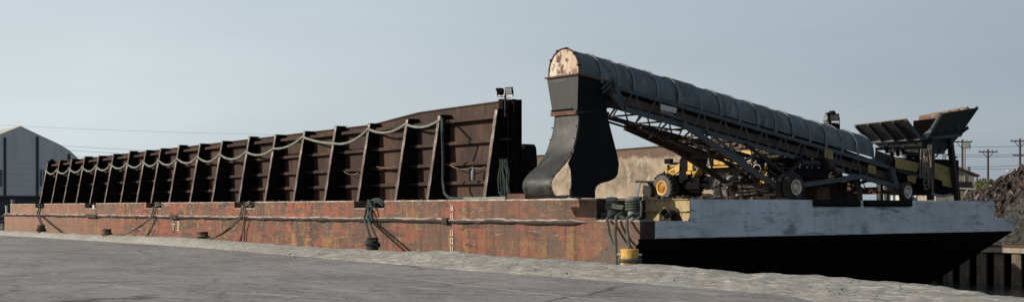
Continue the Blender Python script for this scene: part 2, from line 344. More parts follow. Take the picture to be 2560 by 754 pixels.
def tag(o, label=None, cat=None, group=None, kind=None):
    if label: o['label'] = label
    if cat: o['category'] = cat
    if group: o['group'] = group
    if kind: o['kind'] = kind
    return o
def thing(name, label, cat, loc=(0, 0, 0), group=None):
    o = bpy.data.objects.new(name, None); o.empty_display_size = .3; COL.objects.link(o); o.location = loc
    return tag(o, label, cat, group)
def sub(name, parent, loc=None):
    o = bpy.data.objects.new(name, None); o.empty_display_size = .2; COL.objects.link(o); o.parent = parent
    if loc is not None: o.location = Vector(loc) - wloc(parent)
    return o
def copy_tree(o, parent=None):
    c = o.copy(); COL.objects.link(c); c.parent = parent
    for ch in [x for x in bpy.data.objects if x.parent == o]: copy_tree(ch, c)
    return c
def text(name, s, m, parent, p, xd, ud, size, sx=1, depth=.004):
    """raised lettering on a plate; p is the lower left corner"""
    cu = bpy.data.curves.new('lettering', 'FONT'); cu.body = s; cu.size = size; cu.extrude = depth; cu.offset = size * .012
    to = bpy.data.objects.new('lettering', cu); COL.objects.link(to)
    bpy.context.view_layer.update()
    me = bpy.data.meshes.new_from_object(to.evaluated_get(bpy.context.evaluated_depsgraph_get()))
    bpy.data.objects.remove(to); bpy.data.curves.remove(cu)
    xd = Vector(xd).normalized(); ud = Vector(ud); ud = (ud - xd * ud.dot(xd)).normalized(); nd = xd.cross(ud)
    org = wloc(parent) if parent else Vector((0, 0, 0)); p = Vector(p)
    for v in me.vertices: v.co = p + xd * v.co.x * sx + ud * v.co.y + nd * v.co.z - org
    me.materials.clear(); me.materials.append(M[m]); me.name = name
    o = bpy.data.objects.new(name, me); COL.objects.link(o); o.parent = parent; return o
def nz(x, y=0, z=0, s=1): return noise.noise(Vector((x * s, y * s, z * s)))
def sag(p, q, d, n=12, jit=0):
    p = Vector(p); q = Vector(q)
    return [p.lerp(q, i / n) - Vector((0, 0, d * 4 * (i / n) * (1 - i / n))) + Vector((nz(i, p.x), nz(i, p.y, 3), nz(i, p.z, 7))) * jit for i in range(n + 1)]
def rope(name, pts, r, m, parent=None, n=7):
    return MB().tube(pts, r, n, wob=.06).build(name, m, parent)

# ------------------------------------------------------------------ camera, light, sky
cam = bpy.data.cameras.new('camera'); co = bpy.data.objects.new('camera', cam); COL.objects.link(co); SC.camera = co
co.location = (0, 0, EYE); co.rotation_euler = (R(90), 0, math.atan2(-FW.x, FW.y))
cam.sensor_width = 36; cam.lens = 36 * FPX / 2560; cam.shift_y = -(377 - HOR) / 2560; cam.clip_start = .1; cam.clip_end = 5000
AZ, EL = R(27), R(22)
S = Vector((-math.sin(AZ) * math.cos(EL), -math.cos(AZ) * math.cos(EL), math.sin(EL)))
sun = bpy.data.lights.new('sun', 'SUN'); so = bpy.data.objects.new('sun', sun); COL.objects.link(so)
sun.energy = 4.2; sun.angle = R(.5); sun.color = (1, .88, .74); so.rotation_euler = S.to_track_quat('Z', 'Y').to_euler(); so.location = (0, -20, 30)
w = bpy.data.worlds.new('World'); SC.world = w; w.use_nodes = True
nt = w.node_tree; bg = nt.nodes['Background']; bg.inputs[1].default_value = .10
sk = nt.nodes.new('ShaderNodeTexSky'); sk.sky_type = 'NISHITA'; sk.sun_disc = False; sk.sun_elevation = EL; sk.sun_rotation = R(180) + AZ
sk.air_density = 1.0; sk.dust_density = 1.0; sk.ozone_density = 1.2; sk.altitude = 50
hs = nt.nodes.new('ShaderNodeHueSaturation'); hs.inputs['Saturation'].default_value = .62
nt.links.new(sk.outputs[0], hs.inputs['Color'])
# thin high cloud veil
tc = nt.nodes.new('ShaderNodeTexCoord'); mp = nt.nodes.new('ShaderNodeMapping'); mp.inputs['Scale'].default_value = (1.2, 1.2, 7)
nn = nt.nodes.new('ShaderNodeTexNoise'); nn.inputs['Scale'].default_value = 2.2; nn.inputs['Detail'].default_value = 5; nn.inputs['Roughness'].default_value = .5
def wm(op, a, b_, c_=None):
    x = nt.nodes.new('ShaderNodeMath'); x.operation = op
    for i, v in enumerate((a, b_, c_)):
        if v is None: continue
        if hasattr(v, 'links'): nt.links.new(v, x.inputs[i])
        else: x.inputs[i].default_value = v
    return x.outputs[0]
def wr(f, a, b_, c_, d):
    x = nt.nodes.new('ShaderNodeMapRange'); nt.links.new(f, x.inputs[0])
    for i, v in enumerate((a, b_, c_, d)): x.inputs[i + 1].default_value = v
    return x.outputs[0]
sx_ = nt.nodes.new('ShaderNodeSeparateXYZ'); nt.links.new(tc.outputs['Generated'], sx_.inputs[0])
dt = nt.nodes.new('ShaderNodeVectorMath'); dt.operation = 'DOT_PRODUCT'; nt.links.new(tc.outputs['Generated'], dt.inputs[0]); dt.inputs[1].default_value = S
nt.links.new(tc.outputs['Generated'], mp.inputs[0]); nt.links.new(mp.outputs[0], nn.inputs['Vector'])
# the veil is thick towards the horizon, thin overhead, and brighter on the sun's side
cover = wm('ADD', wr(sx_.outputs[2], .09, .40, .88, .06), wr(nn.outputs[0], .35, .75, -.10, .10))
near = wr(dt.outputs['Value'], -.62, .16, 0, 1)
vc = nt.nodes.new('ShaderNodeMix'); vc.data_type = 'RGBA'; nt.links.new(near, vc.inputs[0]); vc.inputs[6].default_value = (1.90, 2.31, 2.86, 1); vc.inputs[7].default_value = (5.2, 5.78, 6.08, 1)
n2 = nt.nodes.new('ShaderNodeTexNoise'); n2.inputs['Scale'].default_value = 1.6; n2.inputs['Detail'].default_value = 6; n2.inputs['Roughness'].default_value = .55
m2 = nt.nodes.new('ShaderNodeMapping'); m2.inputs['Scale'].default_value = (1, 1.5, 9); m2.inputs['Rotation'].default_value = (.12, .05, .5); nt.links.new(tc.outputs['Generated'], m2.inputs[0]); nt.links.new(m2.outputs[0], n2.inputs['Vector'])
vs_ = nt.nodes.new('ShaderNodeVectorMath'); vs_.operation = 'SCALE'; nt.links.new(vc.outputs[2], vs_.inputs[0]); nt.links.new(wr(n2.outputs[0], .3, .7, .93, 1.07), vs_.inputs['Scale'])
mx = nt.nodes.new('ShaderNodeMix'); mx.data_type = 'RGBA'; nt.links.new(cover, mx.inputs[0]); nt.links.new(hs.outputs[0], mx.inputs[6]); nt.links.new(vs_.outputs[0], mx.inputs[7]); nt.links.new(mx.outputs[2], bg.inputs[0])
SC.view_settings.view_transform = 'Standard'; SC.view_settings.look = 'None'; SC.view_settings.gamma = 1; SC.view_settings.exposure = .36
SC.cycles.max_bounces = 6; SC.cycles.use_denoising = True

# ------------------------------------------------------------------ ground, water
def grid(name, x0, x1, nx, y0, y1, ny, fz, m, kind='structure'):
    g = MB(); vs = []
    for j in range(ny + 1):
        for i in range(nx + 1):
            x = x0 + (x1 - x0) * i / nx; y = y0 + (y1 - y0) * j / ny
            r = fz(x, y); vs.append(r if isinstance(r, tuple) else (x, y, r))
    g.add(vs, [(j * (nx + 1) + i, j * (nx + 1) + i + 1, (j + 1) * (nx + 1) + i + 1, (j + 1) * (nx + 1) + i) for j in range(ny) for i in range(nx)])
    o = g.build(name, m, recalc=False, ang=80); return tag(o, kind=kind)
g = MB(); g.prism([(-99, -300, -4), (300, -300, -4), (300, 22.6, -4), (-12, 22.6, -4), (-17, 25.6, -4), (-99, 25.6, -4)], (0, 0, 4)); g.box(-400, -99, -300, 25.6, -4, 0)
tag(g.build('dock_pavement', 'asphalt', smooth=False), kind='structure')
g = MB(); g.box(-3000, -99.5, 25.6, 3500, -4, -.02); g.box(-99.5, 900, 58.9, 3500, -4, -.02)
tag(g.build('land', 'land', smooth=False), kind='structure')
tag(MB().add([(-99.5, 25.6, -1.95), (900, 25.6, -1.95), (900, 58.9, -1.95), (-99.5, 58.9, -1.95)], [(0, 1, 2, 3)]).build('water', 'water'), kind='structure')

def lerp_tab(tab, x):
    if x <= tab[0][0]: return tab[0][1]
    for (a, u), (b, v) in zip(tab, tab[1:]):
        if x <= b: return u + (v - u) * (x - a) / (b - a)
    return tab[-1][1]
CR = [(-99, .20), (-90, .20), (-70, .22), (-58, .30), (-50, .20), (-45, .13), (-41, .16), (-38.5, .11), (-36, .24), (-33, .16), (-30, .15), (-27, .10), (-24.5, .13), (-22, .02), (-20.5, .07), (-17, .0), (-14, -.02)]
LO = [(-99, 24.5), (-60, 24.3), (-51, 23.9), (-44, 23.0), (-36, 22.1), (-30, 21.6), (-14, 20.7)]
def berm(x, y):
    # stop the back face at the quay edge, the foot on the asphalt
    lo = lerp_tab(LO, x) + .25 * nz(x, 5, 0, .35); cr = lerp_tab(CR, x) + .05 + .05 * nz(x, 9, 0, .9)
    yc = 24.9 + .15 * nz(x, 1, 0, .5)
    if y < yc:
        s = (y - lo) / (yc - lo); s = max(0, min(1, s)); h = s ** .85 if s > 0 else 0
        h = (h * .65 + .35 * math.sin(s * math.pi / 2))
    else:
        s = (y - yc) / (25.75 - yc); h = 1 - .9 * s * s
    e = min(1, max(0, s * 4)) if y < yc else 1
    slump = (noise.fractal(Vector((x * 1.3 + y * .8, y * .55 - x * .2, 0)), 1.0, 2.1, 4)) * .040
    slump += abs(noise.noise(Vector((x * 1.1 + y * .7, y * .3, 4)))) * .07
    slump *= lerp_tab([(-60, .35), (-45, .55), (-36, .85)], x)
    slump += noise.fractal(Vector((x * 4.5 + y * 3.5, y * 2.5, 9)), 1.0, 2.1, 3) * .013
    z = h * (cr + .05) + e * slump * .75 - (.02 if s <= 0 else 0)
    return z
def boff(x): return 0 if x < -17 else max(-3.0, (x + 17) * -.6)
def bermw(x, y):
    z = berm(x, y); return (x, y + boff(x) + (-.08 * nz(x, 2, 0, 1.2) if y > 25.5 else 0), z)
grid('gravel_berm', -98, -8, 1500, 20.2, 25.75, 84, bermw, 'gravel')
# fallen stones on the berm
g = MB()
for i in range(200):
    x = random.uniform(-60, -14); y = random.uniform(21.4, 25.3); r = random.uniform(.010, .03) * (1 if random.random() < .93 else 1.6); z = max(berm(x, y), 0) + r * .4; y += boff(x)
    vs = [(x + r * random.uniform(.7, 1.3) * a, y + r * random.uniform(.7, 1.3) * b, z + r * random.uniform(.6, 1) * c) for a, b, c in ((-1, 0, 0), (1, 0, 0), (0, -1, 0), (0, 1, 0), (0, 0, -1), (0, 0, 1))]
    g.add(vs, [(0, 2, 5), (2, 1, 5), (1, 3, 5), (3, 0, 5), (2, 0, 4), (1, 2, 4), (3, 1, 4), (0, 3, 4)])
tag(g.build('loose_stones', 'heap', smooth=False), 'small loose stones strewn on the gravel berm', 'stones', kind='stuff')
# faint pavement lines
M['faint'] = mat('worn_line_paint', (.42, .42, .41), [(1.2, (.24, .24, .24), .42, .62, (1, 1, 1)), (14, (.2, .2, .2), .5, .65)], .9)
def line(pts, wd):
    g = MB(); pp = [P(a, b, Z=.004) for a, b in pts]
    for p, q in zip(pp, pp[1:]):
        N = max(2, int((q - p).length / 1.2)); d = (q - p).normalized(); a = Vector((-d.y, d.x, 0)) * wd / 2; vs = []
        for i in range(N + 1):
            c = p.lerp(q, i / N); k = a * (1 + .5 * nz(c.x, c.y, 0, 1.5)) ; c = c + a * .8 * nz(c.x, c.y, 3, .4)
            vs += [c - k, c + k]
        g.add(vs, [(2 * i, 2 * i + 1, 2 * i + 3, 2 * i + 2) for i in range(N)])
    tag(g.build('pavement_line', 'faint', recalc=False), kind='structure')
line([(560, 646), (800, 669), (1000, 692), (1280, 725), (1560, 756)], .10)
line([(795, 737), (862, 746)], .07); line([(50, 699), (76, 705)], .09); line([(760, 732), (800, 739)], .04)

# ------------------------------------------------------------------ barge
DK = 2.12
barge = thing('barge', 'long rusty red deck barge with a dark ribbed cargo bin and a white painted end', 'barge', (-60, 37, -2.6))
g = MB()
prof = [(-93.9, 1.45), (-27.2, 1.45), (-27.2, .92), (-31.4, -1.64), (-33, -2.6), (-88, -2.6), (-93.6, -.9)]
g.prism([(x, 26.3, z) for x, z in prof], (0, 21.4, 0))
# coaming strip with notches and the raised deck behind it
notch_px = [(88, 110.5), (212, 240), (365, 403), (586, 637), (885, 961)]
notches = [(P(a, 510, Y=26.3).x, P(b, 510, Y=26.3).x) for a, b in notch_px]
x = -92.4
for a, b in notches:
    g.box(x, a, 26.3, 27.15, 1.45, DK + .02); g.box(a, b, 26.3, 27.15, 1.45, 1.83); x = b
g.box(x, -29.2, 26.3, 27.15, 1.45, DK + .02)
g.box(-92.4, -29.2, 27.15, 47.7, 1.45, DK); g.box(-29.2, -27.2, 28.5, 46.2, 1.45, DK + .01)
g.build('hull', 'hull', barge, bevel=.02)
# rake plates under the front: black bottom paint
MB().prism([(-27.21, 26.4, .90), (-31.42, 26.4, -1.66), (-33, 26.4, -2.62), (-33, 26.4, -2.66), (-31.5, 26.4, -1.72), (-27.24, 26.4, .86)], (0, 21.2, 0)).build('rake_plate', 'black_hull', barge)
g = MB(); fp = [(26.94, .93), (47.7, .93), (47.7, 1.455), (46.2, 1.455), (46.2, DK + .02), (28.5, DK + .02), (28.5, 1.455), (26.94, 1.455)]
g.prism([(-27.2, y, z) for y, z in fp], (.015, 0, 0)); g.build('front_plate', 'white', barge)['label'] = 'white painted end plate with dark scuffs'
# dark unpainted corner between side and white plate
MB().box(-27.2, -27.19, 26.3, 26.935, .93, 1.45).build('corner_plate', 'brown_steel', barge)
# light dusty lip under the white plate and along its top
MB().tube([(-27.17, 26.9 + .4 * i, .93 + .012 * nz(i * .7)) for i in range(53)], .022, 6).build('chine_bead', 'pale', barge)
MB().box(-29.2, -27.19, 28.47, 28.5, 1.45, DK + .005).build('recess_wall', 'tan', barge)['label'] = 'tan painted wall at the back of the corner recess'
MB().box(-29.2, -29.17, 26.33, 28.47, 1.45, DK).build('recess_wall', 'brown_steel', barge)
g = MB()
g.box(-29.15, -27.22, 28.38, 28.47, 1.74, 1.77); g.box(-29.15, -27.2, 28.40, 28.49, DK + .006, DK + .03); g.build('recess_stiffener', 'tan', barge)
# dusty bright edging of deck and coaming
M['edge'] = mat('dusty_edge', (.28, .23, .195), [(4, (.46, .42, .37), .45, .6, (.5, 1, 1)), (2, (.18, .09, .06), .55, .68)], .8, bump=(6, .4, .01))
g = MB(); xs = [-92.4] + [v for a, b in notches for v in (a, b)] + [-29.2]
for i in range(0, len(xs), 2): 
    N = max(2, int((xs[i + 1] - xs[i]) / .5)); g.tube([(xs[i] + (xs[i + 1] - xs[i]) * k / N, 26.31, DK + .018 + .012 * nz(k * .8, i)) for k in range(N + 1)], .026, 6)
for a, b in notches: g.tube([(a, 26.31, 1.835), (b, 26.31, 1.835)], .024, 6)
g.tube([(-29.2, 26.31, 1.455), (-27.21, 26.31, 1.455)], .022, 6)
g.build('deck_edge', 'edge', barge)
# rub rail, dented half round
g = MB(); N = 260; pts = []; rr = []
x0, x1 = -93.6, P(1464, 555, Y=26.2).x
for i in range(N + 1):
    x = x0 + (x1 - x0) * i / N; e = min(1, (x1 - x) / .7 + .05)
    pts.append((x, 26.27 - .02 * nz(x, 3, 0, .6) , 1.385 + .035 * nz(x, 0, 0, .45) + .018 * nz(x, 1, 0, 2))); rr.append((.092 + .035 * nz(x, 0, 5, .8) + .02 * nz(x, 0, 9, 3)) * e)
g.tube(pts, rr, 10); g.build('rub_rail', 'rail', barge)
g = MB(); g.prism([(x0, 26.31, 1.45), (x0, 26.19, 1.43), (x0, 26.19, 1.415), (x0, 26.31, 1.415)], (x1 - x0 - .7, 0, 0)); g.build('rail_ledge', 'edge', barge)
# rail repair patches
for px, wd in ((226, 1.9), (432, 1.0), (1110, .35)):
    p = P(px, 550, Y=26.13); MB().box(p.x - wd / 2, p.x + wd / 2, 26.12, 26.3, 1.27, 1.49).build('rail_patch', 'brown_steel', barge, bevel=.03)
# diagonal knuckle plate near the bow
M['doubler'] = mat('grey_brown_plate', (.085, .065, .05), [(1.5, (.13, .10, .08), .45, .6), (3, (.05, .035, .028), .5, .65), (2, (.17, .075, .05), .6, .68)], .75, bump=(4, .4, .02))
g = MB(); g.plate([P(1560, 574, Y=26.29), P(1462, 662, Y=26.29), P(1462, 690, Y=26.29), P(1545, 690, Y=26.29), P(1598, 604, Y=26.29)], .02); g.build('doubler_plate', M['doubler'], barge)
# draft marks
y = 26.268
g = None
for s_, pyc, k in (('16', 520, 1), ('15', 541, 1), ('13', 582, 1), ('12', 602, 1), ('11', 623, 1)):
    p = P(1125, pyc + 6.5, Y=y); text('draft_mark', s_, 'white_mark', barge, p + Vector((0, -.012 if k else -.115, 0)), (1, 0, 0), (0, 0, 1), .32, .72)
g = MB(); a = P(434, 560, Y=26.28)
g.box(a.x - .22, a.x + .22, 26.26, 26.29, a.z - .02, a.z + .02)
for s_ in (-1, 1): g.bar((a.x + .16 * s_, 26.275, a.z), (a.x, 26.275, a.z - .30), .03, .04, (0, 1, 0))
for s_ in (-1, 1): g.bar((a.x + .2 * s_, 26.275, a.z + .02), (a.x + .05 * s_, 26.275, a.z + .2), .03, .035, (0, 1, 0))
b = a + Vector((.62, 0, 0)); g.box(b.x + .12, b.x + .17, 26.26, 26.29, b.z - .32, b.z + .16)
for k in range(4): g.box(b.x - .14, b.x + .12, 26.261, 26.289, b.z - .32 + k * .145, b.z - .275 + k * .145)
g.build('load_line_mark', 'white_mark', barge)
# bitts inside the notches
def bitt(px, parent, yy=26.75, z0=1.83):
    p = P(px, 510, Y=yy); o = sub('mooring_bitt', parent, (p.x, yy, z0))
    for dx in (-.28, .28):
        MB().lathe((p.x + dx, yy, z0), (0, 0, 1), [(.11, 0), (.11, .26), (.15, .28), (.15, .33), (.12, .35)], 16).build('post', 'dark_steel', o)
    MB().box(p.x - .5, p.x + .5, yy - .16, yy + .16, z0, z0 + .03).build('base_plate', 'dark_steel', o)
    return p
NB = [bitt(v, barge) for v in (104, 234, 396, 622, 940)]
# pale blocks seen in two notches
for px in (236, 932): p = P(px, 512, Y=26.5); MB().box(p.x - .16, p.x + .16, 26.42, 26.6, 1.84, 2.05).build('wedge_block', 'pale', barge, bevel=.02)
# near bin wall: plate, stringers, ribs
YW = 27.84
def ribtop(x): return 5.02 + (x + 86.9) * (.42 / 51.0)
rib_px = [100, 129, 159, 191, 225.5, 262, 302, 342, 378.6, 424, 476, 531, 598, 663, 734.6, 812.6, 895.8, 990, 1070, 1212]
rib_x = [P(v, 500, Y=26.8).x for v in rib_px]
tops = [(rib_x[0] - .3, ribtop(rib_x[0]) + .02), (-60, ribtop(-60) + .02), (-45.2, ribtop(-45.2) + .03), (-41.6, 5.70), (-35.8, 5.80)]
g = MB(); g.prism([(rib_x[0] - .3, YW, DK)] + [(a, YW, b) for a, b in tops] + [(-35.8, YW, DK)], (0, .06, 0)); wall = g.build('bin_wall', 'bin', barge)
g = MB()
for (a, u), (b, v) in zip(tops, tops[1:]): 
    N = max(1, int((b - a) / 1.5))
    for k in range(N):
        p = Vector((a + (b - a) * k / N, YW + .03, u + (v - u) * k / N + .02 + .012 * nz(k, a))); q = Vector((a + (b - a) * (k + 1) / N, YW + .03, u + (v - u) * (k + 1) / N + .02 + .012 * nz(k + 1, a))); g.bar(p, q, .16, .05)
g.build('top_rail', 'bin', wall)
for f in (.96, .70, .455, .235):
    for a, b in zip(rib_x, rib_x[1:] + [-35.8]):
        g = MB()
        za = DK + (ribtop(a) - DK) * f; zb = DK + (ribtop(b) - DK) * f
        dp = .22 if f < .9 else .30
        g.prism([(a + .03, YW, za - .05), (a + .03, YW - dp, za - .05), (a + .03, YW - dp, za - .13), (a + .03, YW - dp + .03, za - .13), (a + .03, YW - dp + .03, za), (a + .03, YW, za)][::1], (b - a - .06, 0, zb - za))
        if f < .9: g.plate([(a + .02, YW, za - .06), (a + .02, YW - .42, za - .07), (a + .32, YW - .2, za - .07), (a + .32, YW, za - .06)], .03)
        g.build('stringer', 'bin', wall)
for i, x in enumerate(rib_x):
    zt = ribtop(x) + (.04 if i % 3 else .10) * (1 if i < 18 else .5); rb = sub('rib', barge, (x, 27.3, DK))
    yt = 27.38; th = .03
    g = MB(); g.prism([(x, 26.82, DK), (x, yt + .02, zt), (x, YW, zt), (x, YW, DK)], (-th, 0, 0))
    for kz, ky in ((.28, .35), (.52, .4), (.75, .5)): # lightening holes read as small bosses
        zc = DK + (zt - DK) * kz; g.cyl((x + .002, YW - ky * .8, zc), (x + .02, YW - ky * .8, zc), .035, 8)
    g.build('web', 'rib', rb)
    g = MB(); g.prism([(x - .13, 26.80, DK), (x + .035, 26.80, DK), (x + .035, yt, zt), (x - .13, yt, zt)], (0, -.028, 0)); g.build('flange', 'flange', rb)
    g = MB(); g.box(x - .14, x + .12, yt - .02, YW + .02, zt + .002, zt + .03); g.build('cap', 'rib', rb)
# end post
for xx, y0_, y1_ in ((-35.84, YW - .25, YW + .10), (-35.62, YW + .12, YW + .44)):
    g = MB(); g.box(xx - .02, xx + .02, y0_, y1_, DK, 5.86); g.box(xx - .12, xx + .12, y0_ - .03, y0_ - .002, DK, 5.86); g.box(xx - .10, xx + .10, y1_ + .002, y1_ + .03, DK, 5.86)
    g.build('end_post', 'rib', barge)
# bin far wall, end bulkhead
g = MB(); g.prism([(-87.3, 46, DK), (-87.3, 46, 4.9), (-55, 46, 4.92), (-45, 46, 5.07), (-38.6, 46, 5.2), (-38.6, 46, DK)], (0, .08, 0)); g.build('far_bin_wall', 'farwall', barge)
MB().box(-87.3, -87.22, YW + .06, 46, DK, 4.9).build('bulkhead', 'bin', barge)
g = MB(); g.bar((-55, 46.04, 4.95), (-38.6, 46.04, 5.22), .2, .06); g.bar((-87.3, 46.04, 4.93), (-55, 46.04, 4.95), .2, .06); g.build('top_rail', 'bin', barge)
# leftover salt on the bin floor
def salt(x, y): return DK + .02 + .03 * min(1, max(0, min((x + 87) / 2, (-35.6 - x) / 3, (y - 28) / 2, (45.95 - y) / .3 + .4))) + .01 * nz(x, y, 0, .4)
grid('salt_residue', -87.1, -35.6, 120, 28.0, 45.98, 40, salt, 'gravel')
# rubber fenders on the front edge
for a, b in ((2036, 2152), (2163, 2281)):
    ya, yb = P(a, 505, X=-27.1).y, P(b, 505, X=-27.1).y; g = MB(); N = 16
    g.box(-27.18, -27.10, ya, yb, 1.98, DK + .03)
    for k in range(N):
        yy = ya + (yb - ya) * (k + .5) / N; g.lathe((-27.14, yy - .07, 1.99), (0, 1, 0), [(.02, 0), (.085, .02), (.085, .12), (.02, .14)], 10)
    g.build('rubber_fender', 'rubber_black', barge)
# anchor bracket on the recess
g = MB()
# lugs along the deck edge
for px in (683, 757, 1055, 148, 318, 450, 700, 1010):
    p = P(px, 505, Y=26.6); MB().box(p.x - .06, p.x + .06, 26.55, 26.75, DK, DK + .10).build('deck_lug', 'dark_steel', barge)

# deck corner bitts
cb = sub('mooring_bitt', barge, P(1555, 550, Y=26.62)); BP = []
for px, hgt in ((1530, .70), (1582, .71)):
    p = P(px, 550, Y=26.62); BP.append(Vector((p.x, 26.62, 1.45)))
    MB().lathe((p.x, 26.62, 1.45), (0, 0, 1), [(.155, 0), (.155, hgt - .10), (.20, hgt - .07), (.205, hgt), (.15, hgt + .05), (.05, hgt + .06)], 24).build('post', 'grey', cb)
MB().box(BP[0].x - .35, min(BP[1].x + .5, -27.25), 26.38, 26.92, 1.452, 1.50).build('base_plate', 'grey', cb)

# winch in the recess
wp = P(1668, 548, Z=1.45)
wx = P(1668, 548, Y=27.6); wn = thing('deck_winch', 'small dark hand winch with a round drum on a triangular grey bracket', 'winch', (wx.x, 27.6, 1.452))
g = MB(); g.prism([(wx.x - .62, 27.56, 1.46), (wx.x + .16, 27.56, 1.46), (wx.x + .04, 27.56, 1.86), (wx.x - .12, 27.56, 1.88)], (0, .05, 0)); g.build('bracket', 'tan', wn)
g = MB(); g.prism([(wx.x - .35, 27.9, 1.46), (wx.x + .34, 27.9, 1.46), (wx.x + .1, 27.9, 1.86), (wx.x - .1, 27.9, 1.88)], (0, .05, 0)); g.build('bracket', 'brown_steel', wn)
MB().lathe((wx.x + .02, 27.5, 1.70), (0, 1, 0), [(.10, 0), (.17, .01), (.17, .05), (.10, .06), (.10, .42), (.17, .43), (.17, .47), (.05, .48)], 20).build('drum', 'brown_steel', wn)
g = MB(); g.cyl((wx.x + .02, 27.5, 1.70), (wx.x + .02, 27.36, 1.70), .07, 12); g.cyl((wx.x + .2, 27.42, 1.66), (wx.x + .42, 27.40, 1.64), .05, 12); g.cyl((wx.x + .05, 27.45, 1.66), (wx.x + .25, 27.42, 1.62), .06, 12); g.build('gear', 'black', wn)
MB().bar((wx.x + .0, 27.4, 1.5), (wx.x + .05, 27.4, 1.62), .04, .04).build('pawl', 'pale', wn)

# rusty box on the coaming next to the chute
p0, p1 = P(1270, 497, Y=26.75), P(1316, 497, Y=26.75)
o = MB().box(p0.x, p1.x, 26.7, 27.05, DK + .022, DK + .24).build('steel_channel', 'rust', None, bevel=.01)
tag(o, 'short rusty steel channel lying on the coaming left of the black chute', 'steel channel')
# things at the far stern corner
p = P(32, 512, Y=26.9); o = MB().lathe((p.x, 26.9, DK + .02), (0, 0, 1), [(.11, 0), (.11, .24), (.16, .26), (.16, .33), (.06, .34)], 14).build('deck_vent', 'grey')
tag(o, 'small grey mushroom vent standing on the far stern deck', 'vent')
p = P(20, 530, Y=26.9); o = MB().lathe((p.x, 26.8, 1.452), (0, 0, 1), [(.08, 0), (.08, .5), (.11, .52), (.11, .58), (.05, .59)], 14).build('stern_post', 'pale')
tag(o, 'short pale post on the low stern step of the barge', 'post')

# ------------------------------------------------------------------ floodlights on the bin wall
def floodlight(parent, c, d, s=.36):
    """lamp head: housing, pale face, bracket; d = facing"""
    c = Vector(c); d = Vector(d).normalized(); a = d.cross(Vector((0, 0, 1))).normalized(); u = a.cross(d)
    h = sub('floodlight', parent, c)
    def fr(k, sc): return [c + d * k + a * (i * s / 2 * sc) + u * (j * s / 2 * sc * .85) for i, j in ((-1, -1), (1, -1), (1, 1), (-1, 1))]
    q0, q1, q2 = fr(-.16, .45), fr(-.02, 1), fr(.04, 1)
    MB().add(q0 + q1 + q2, [(3, 2, 1, 0), (0, 1, 5, 4), (1, 2, 6, 5), (2, 3, 7, 6), (3, 0, 4, 7), (4, 5, 9, 8), (5, 6, 10, 9), (6, 7, 11, 10), (7, 4, 8, 11), (8, 9, 10, 11)]).build('housing', 'black', h, smooth=False)
    MB().plate([c + d * .044 + a * (i * s * .42) + u * (j * s * .34) for i, j in ((-1, -1), (1, -1), (1, 1), (-1, 1))], .006).build('lens', 'grey', h)
    g = MB(); 
    for i in (-1, 1): g.bar(c + a * (i * s * .54), c + a * (i * s * .54) + Vector((0, 0, -s * .62)), .02, .03)
    g.bar(c + a * (-s * .56) + Vector((0, 0, -s * .62)), c + a * (s * .56) + Vector((0, 0, -s * .62)), .03, .02); g.build('bracket', 'black', h)
mx_ = P(1263, 260, Y=27.6)
mast = thing('floodlight_mast', 'two black floodlights on a thin pole above the end of the bin wall', 'floodlight mast', (mx_.x, 27.6, 5.2))
MB().cyl((mx_.x, 27.6, 5.2), (mx_.x, 27.6, 6.02), .035, 10).build('pole', 'dark_steel', mast)
MB().bar(P(1240, 240, Y=27.6), P(1282, 240, Y=27.6), .05, .04).build('crossbar', 'pale', mast)
floodlight(mast, P(1273, 227, Y=27.6), (.35, -1, -.12), .31); floodlight(mast, P(1249, 229, Y=27.6), (-.9, -.35, -.5), .30)
MB().tube([P(1255, 240, Y=27.55), P(1268, 247, Y=27.5), P(1276, 244, Y=27.55)], .012, 6).build('cable', 'black', mast)

# ------------------------------------------------------------------ dark equipment by the bin end
eq = thing('generator_set', 'black louvred generator housing standing behind the bin wall end', 'generator', (-35, 31, DK))
a0, a1 = P(1290, 360, Y=31.2), P(1312, 360, Y=31.2); zt = P(1310, 359, Y=31.2).z
g = MB(); g.prism([(a0.x, 31.2, 3.3), (a1.x + .1, 31.2, 3.3), (a1.x, 31.2, zt - .15), (a1.x - .12, 31.2, zt), (a0.x, 31.2, zt)], (0, .62, 0)); g.build('canopy', 'black', eq, bevel=.03)
g = MB()
for k in range(5): g.box(a0.x + .05, a1.x - .12, 31.17, 31.2, 3.38 + k * .13, 3.43 + k * .13)
g.build('louvre', 'dark_steel', eq)
b0, b1 = P(1288, 450, Y=31.0), P(1322, 450, Y=31.0)
MB().box(b0.x, b1.x, 30.9, 31.55, DK, 3.30).build('housing', 'black', eq, bevel=.03)
g = MB(); g.box(b0.x - .05, b1.x + .05, 30.86, 31.6, 3.302, 3.34)
for px in (1285, 1292, 1299): p = P(px, 470, Y=30.7); g.cyl((p.x, 30.7, DK), (p.x, 30.7, 3.05), .028, 8)
g.build('frame_pipe', 'brown_steel', eq)
p = P(1290, 412, Y=30.65); MB().box(p.x - .16, p.x + .16, 30.6, 30.7, 3.12, 3.5).build('control_box', 'grey', eq, bevel=.01)

# ------------------------------------------------------------------ ropes on the bin
sup = [(113, 427), (115.5, 426), (142, 424), (173, 420), (206, 417), (240, 415), (277, 410), (317, 408), (358, 403), (396, 400), (443, 396), (494, 391), (549, 384.5), (615, 379), (684, 371), (757, 342), (834, 358), (921, 322), (1014, 310), (1103, 297)]
def yfront(z): return 26.80 + (z - DK) * .18 - .07
def sp(px, py):
    Y = 27.2
    for _ in range(3): q = P(px, py, Y=Y); Y = yfront(q.z)
    return P(px, py, Y=Y)
pts = []; S3 = [sp(*v) for v in sup]
for i, (p, q) in enumerate(zip(S3, S3[1:])):
    L = (q - p).length; vv = 1 + .35 * nz(i * 1.7, 4); d = .0 if L < .6 else (.30 if i < 13 else (.24 if i not in (15,) else .06))
    if i == 14: d = .18
    seg = sag(p, q, d * vv, 12); pts += seg[:-1]
pts.append(S3[-1]); e = S3[-1]; main = list(pts); pts = []
